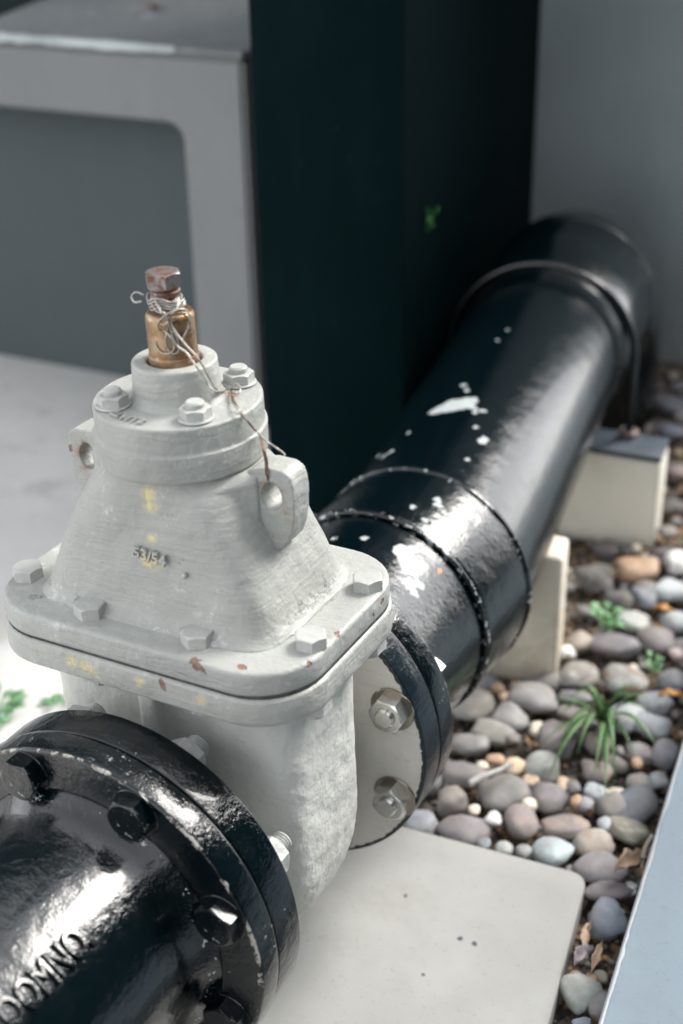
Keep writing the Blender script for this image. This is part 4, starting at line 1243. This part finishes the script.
# ------------------------------------------------------------------ weeds
def green(name, a, b_):
    m = Mat(name)
    k = m.noise(60, 3, .6)
    m.bump(m.noise(1, 2, vec=m.scaled((300, 300, 20))), .15, .001)
    return m.out(m.mix(k, a, b_), .5, Specular_IOR_Level=.4, Transmission_Weight=.0, Subsurface_Weight=.0)
M_GRASS = green('grass_blade_green', (.035, .115, .04), (.12, .22, .075))
M_GRASS2 = green('weed_leaf_green', (.16, .36, .16), (.26, .46, .25))
def blade(m, p0, p1, lift, w, fold=.35):
    p0, p1 = Vector(p0), Vector(p1)
    mid = (p0 + p1)*.5 + Vector((0, 0, lift))
    n_ = 12; pts = []
    for i in range(n_ + 1):
        t = i/n_
        pts.append(p0*(1-t)**2 + mid*2*t*(1-t) + p1*t*t)
    vs = []; fs = []
    for i, p in enumerate(pts):
        t = i/n_
        T = (pts[min(n_, i+1)] - pts[max(0, i-1)]).normalized()
        S = T.cross(Vector((0, 0, 1)));
        S = S.normalized() if S.length > 1e-4 else Vector((1, 0, 0))
        N = S.cross(T)
        ww = w*(.55 + .45*math.sin(PI*min(1, t*1.25)))*(1 - t**4) + .0002
        vs += [p - S*ww + N*ww*fold, p, p + S*ww + N*ww*fold, p - N*.0006]
    for i in range(n_):
        a, b_ = i*4, i*4 + 4
        fs += [(a, a+1, b_+1, b_), (a+1, a+2, b_+2, b_+1), (a+2, a+3, b_+3, b_+2), (a+3, a, b_, b_+3)]
    m.add(vs, fs)
def tuft(label, root, blades, mat, cat='weed', name='grass_tuft', w=.0034):
    m = MB()
    for tip, lift, k in blades:
        blade(m, (rng.uniform(-.004, .004), rng.uniform(-.004, .004), 0), tip, lift, w*k)
    o = tag(link(name, m, mat, angle=None), label, cat); o.location = root
    return o
tuft('tuft of broad green grass blades drooping over the pebbles by the kerb', (.1700, .5140, -.215),
     [((-.006, -.155, .032), .07, 1.15), ((-.016, -.10, .030), .06, 1.1), ((.010, -.115, .040), .06, 1.0), ((.036, -.135, .028), .06, .95), ((.078, -.055, .030), .05, 1.1), ((.055, -.020, .045), .04, .8),
      ((-.030, -.045, .035), .04, .9), ((.028, .020, .045), .04, .9), ((-.028, .012, .035), .03, .8), ((.030, -.055, .035), .05, .9)] + [((rng.uniform(-.05, .06), rng.uniform(-.13, .03), rng.uniform(.012, .05)), rng.uniform(.025, .07), rng.uniform(.45, .9)) for _ in range(14)], M_GRASS)
def leafy(label, root, n_, rad, hgt, mat, lw, cat='weed', name='small_weed', seed=1, squash=1):
    rs = random.Random(seed); m = MB()
    for i in range(n_):
        a = rs.uniform(0, 2*PI); rr = rad*math.sqrt(rs.uniform(.05, 1)); h = hgt*rs.uniform(.25, 1)
        tip = (rr*math.cos(a), rr*math.sin(a)*squash, h)
        st_ = (tip[0]*.55, tip[1]*.55, h*.85)
        tube([(0, 0, 0), (st_[0]*.5, st_[1]*.5, h*.5), st_], .0006, 5, m)
        blade(m, st_, tip, h*.06, lw*rs.uniform(.7, 1.2), .15)
    o = tag(link(name, m, mat, angle=None), label, cat); o.location = root
    return o
leafy('small round leaved weed growing at the right side of the concrete pier', (.108, .700, -.222), 26, .034, .040, M_GRASS2, .0055, seed=4)
leafy('tiny green sprig between the blue grey and two tone stones', (.189, .632, -.215), 10, .016, .026, M_GRASS2, .004, seed=6)
leafy('blurred green weed on the pale floor at the left edge, behind the black flange', (-.452, .205, -.214), 26, .050, .034, M_GRASS2, .006, seed=8)
leafy('low weed on the pale floor peeking over the top of the black flange', (-.395, .262, -.214), 12, .034, .014, M_GRASS2, .0055, seed=9)
leafy('small bright green weed sprouting from the dark block above the pipe', (-.2390, .905, .190), 12, .016, .044, green('bright_leaf', (.03, .17, .03), (.06, .24, .05)), .006, name='wall_weed', seed=11, squash=1)
# ------------------------------------------------------------------ light, air, camera
SUN_AZ, SUN_EL = R(27), R(44)
s_ = Vector((math.sin(SUN_AZ)*math.cos(SUN_EL), math.cos(SUN_AZ)*math.cos(SUN_EL), math.sin(SUN_EL)))
w = bpy.data.worlds.new('World'); scene.world = w; w.use_nodes = True
nt = w.node_tree; nt.nodes.clear()
sky = nt.nodes.new('ShaderNodeTexSky'); sky.sky_type = 'NISHITA'; sky.sun_disc = False
sky.sun_elevation = SUN_EL; sky.sun_rotation = SUN_AZ
sky.air_density = 1.0; sky.dust_density = 1.2; sky.ozone_density = 1.0
hs = nt.nodes.new('ShaderNodeHueSaturation'); hs.inputs['Saturation'].default_value = .12
bg = nt.nodes.new('ShaderNodeBackground'); bg.inputs['Strength'].default_value = SKY_STRENGTH
out = nt.nodes.new('ShaderNodeOutputWorld')
nt.links.new(sky.outputs[0], hs.inputs['Color']); nt.links.new(hs.outputs[0], bg.inputs['Color']); nt.links.new(bg.outputs[0], out.inputs['Surface'])
sun = bpy.data.lights.new('sun', 'SUN'); sun.energy = SUN_STRENGTH; sun.angle = R(24); sun.color = (1, .955, .89)
so = bpy.data.objects.new('sun', sun); COL.objects.link(so)
so.rotation_euler = s_.to_track_quat('Z', 'Y').to_euler(); so.location = s_*8

cam = bpy.data.cameras.new('camera'); co = bpy.data.objects.new('camera', cam); COL.objects.link(co)
pitch, yaw, roll = .4911, .5081, -.0200
fw = Vector((-math.sin(yaw)*math.cos(pitch), math.cos(yaw)*math.cos(pitch), -math.sin(pitch)))
rt = Vector((math.cos(yaw), math.sin(yaw), 0)); up = rt.cross(fw)
c_, n_ = math.cos(roll), math.sin(roll)
rt2 = rt*c_ + up*n_; up2 = up*c_ - rt*n_
Mc = Matrix((rt2, up2, -fw)).transposed().to_4x4(); Mc.translation = Vector((.5501, -.7648, .7587))
co.matrix_world = Mc
cam.sensor_fit = 'VERTICAL'; cam.sensor_height = 36; cam.lens = 50.0
cam.clip_start = .02; cam.clip_end = 500
cam.dof.use_dof = True; cam.dof.focus_distance = 1.10; cam.dof.aperture_fstop = 3.6; cam.dof.aperture_blades = 9
scene.camera = co
scene.render.engine = 'CYCLES'
scene.cycles.use_denoising = True
scene.cycles.max_bounces = 8
scene.view_settings.view_transform = 'Standard'
scene.view_settings.look = 'None'
scene.view_settings.gamma = 1
scene.view_settings.exposure = EXPOSURE
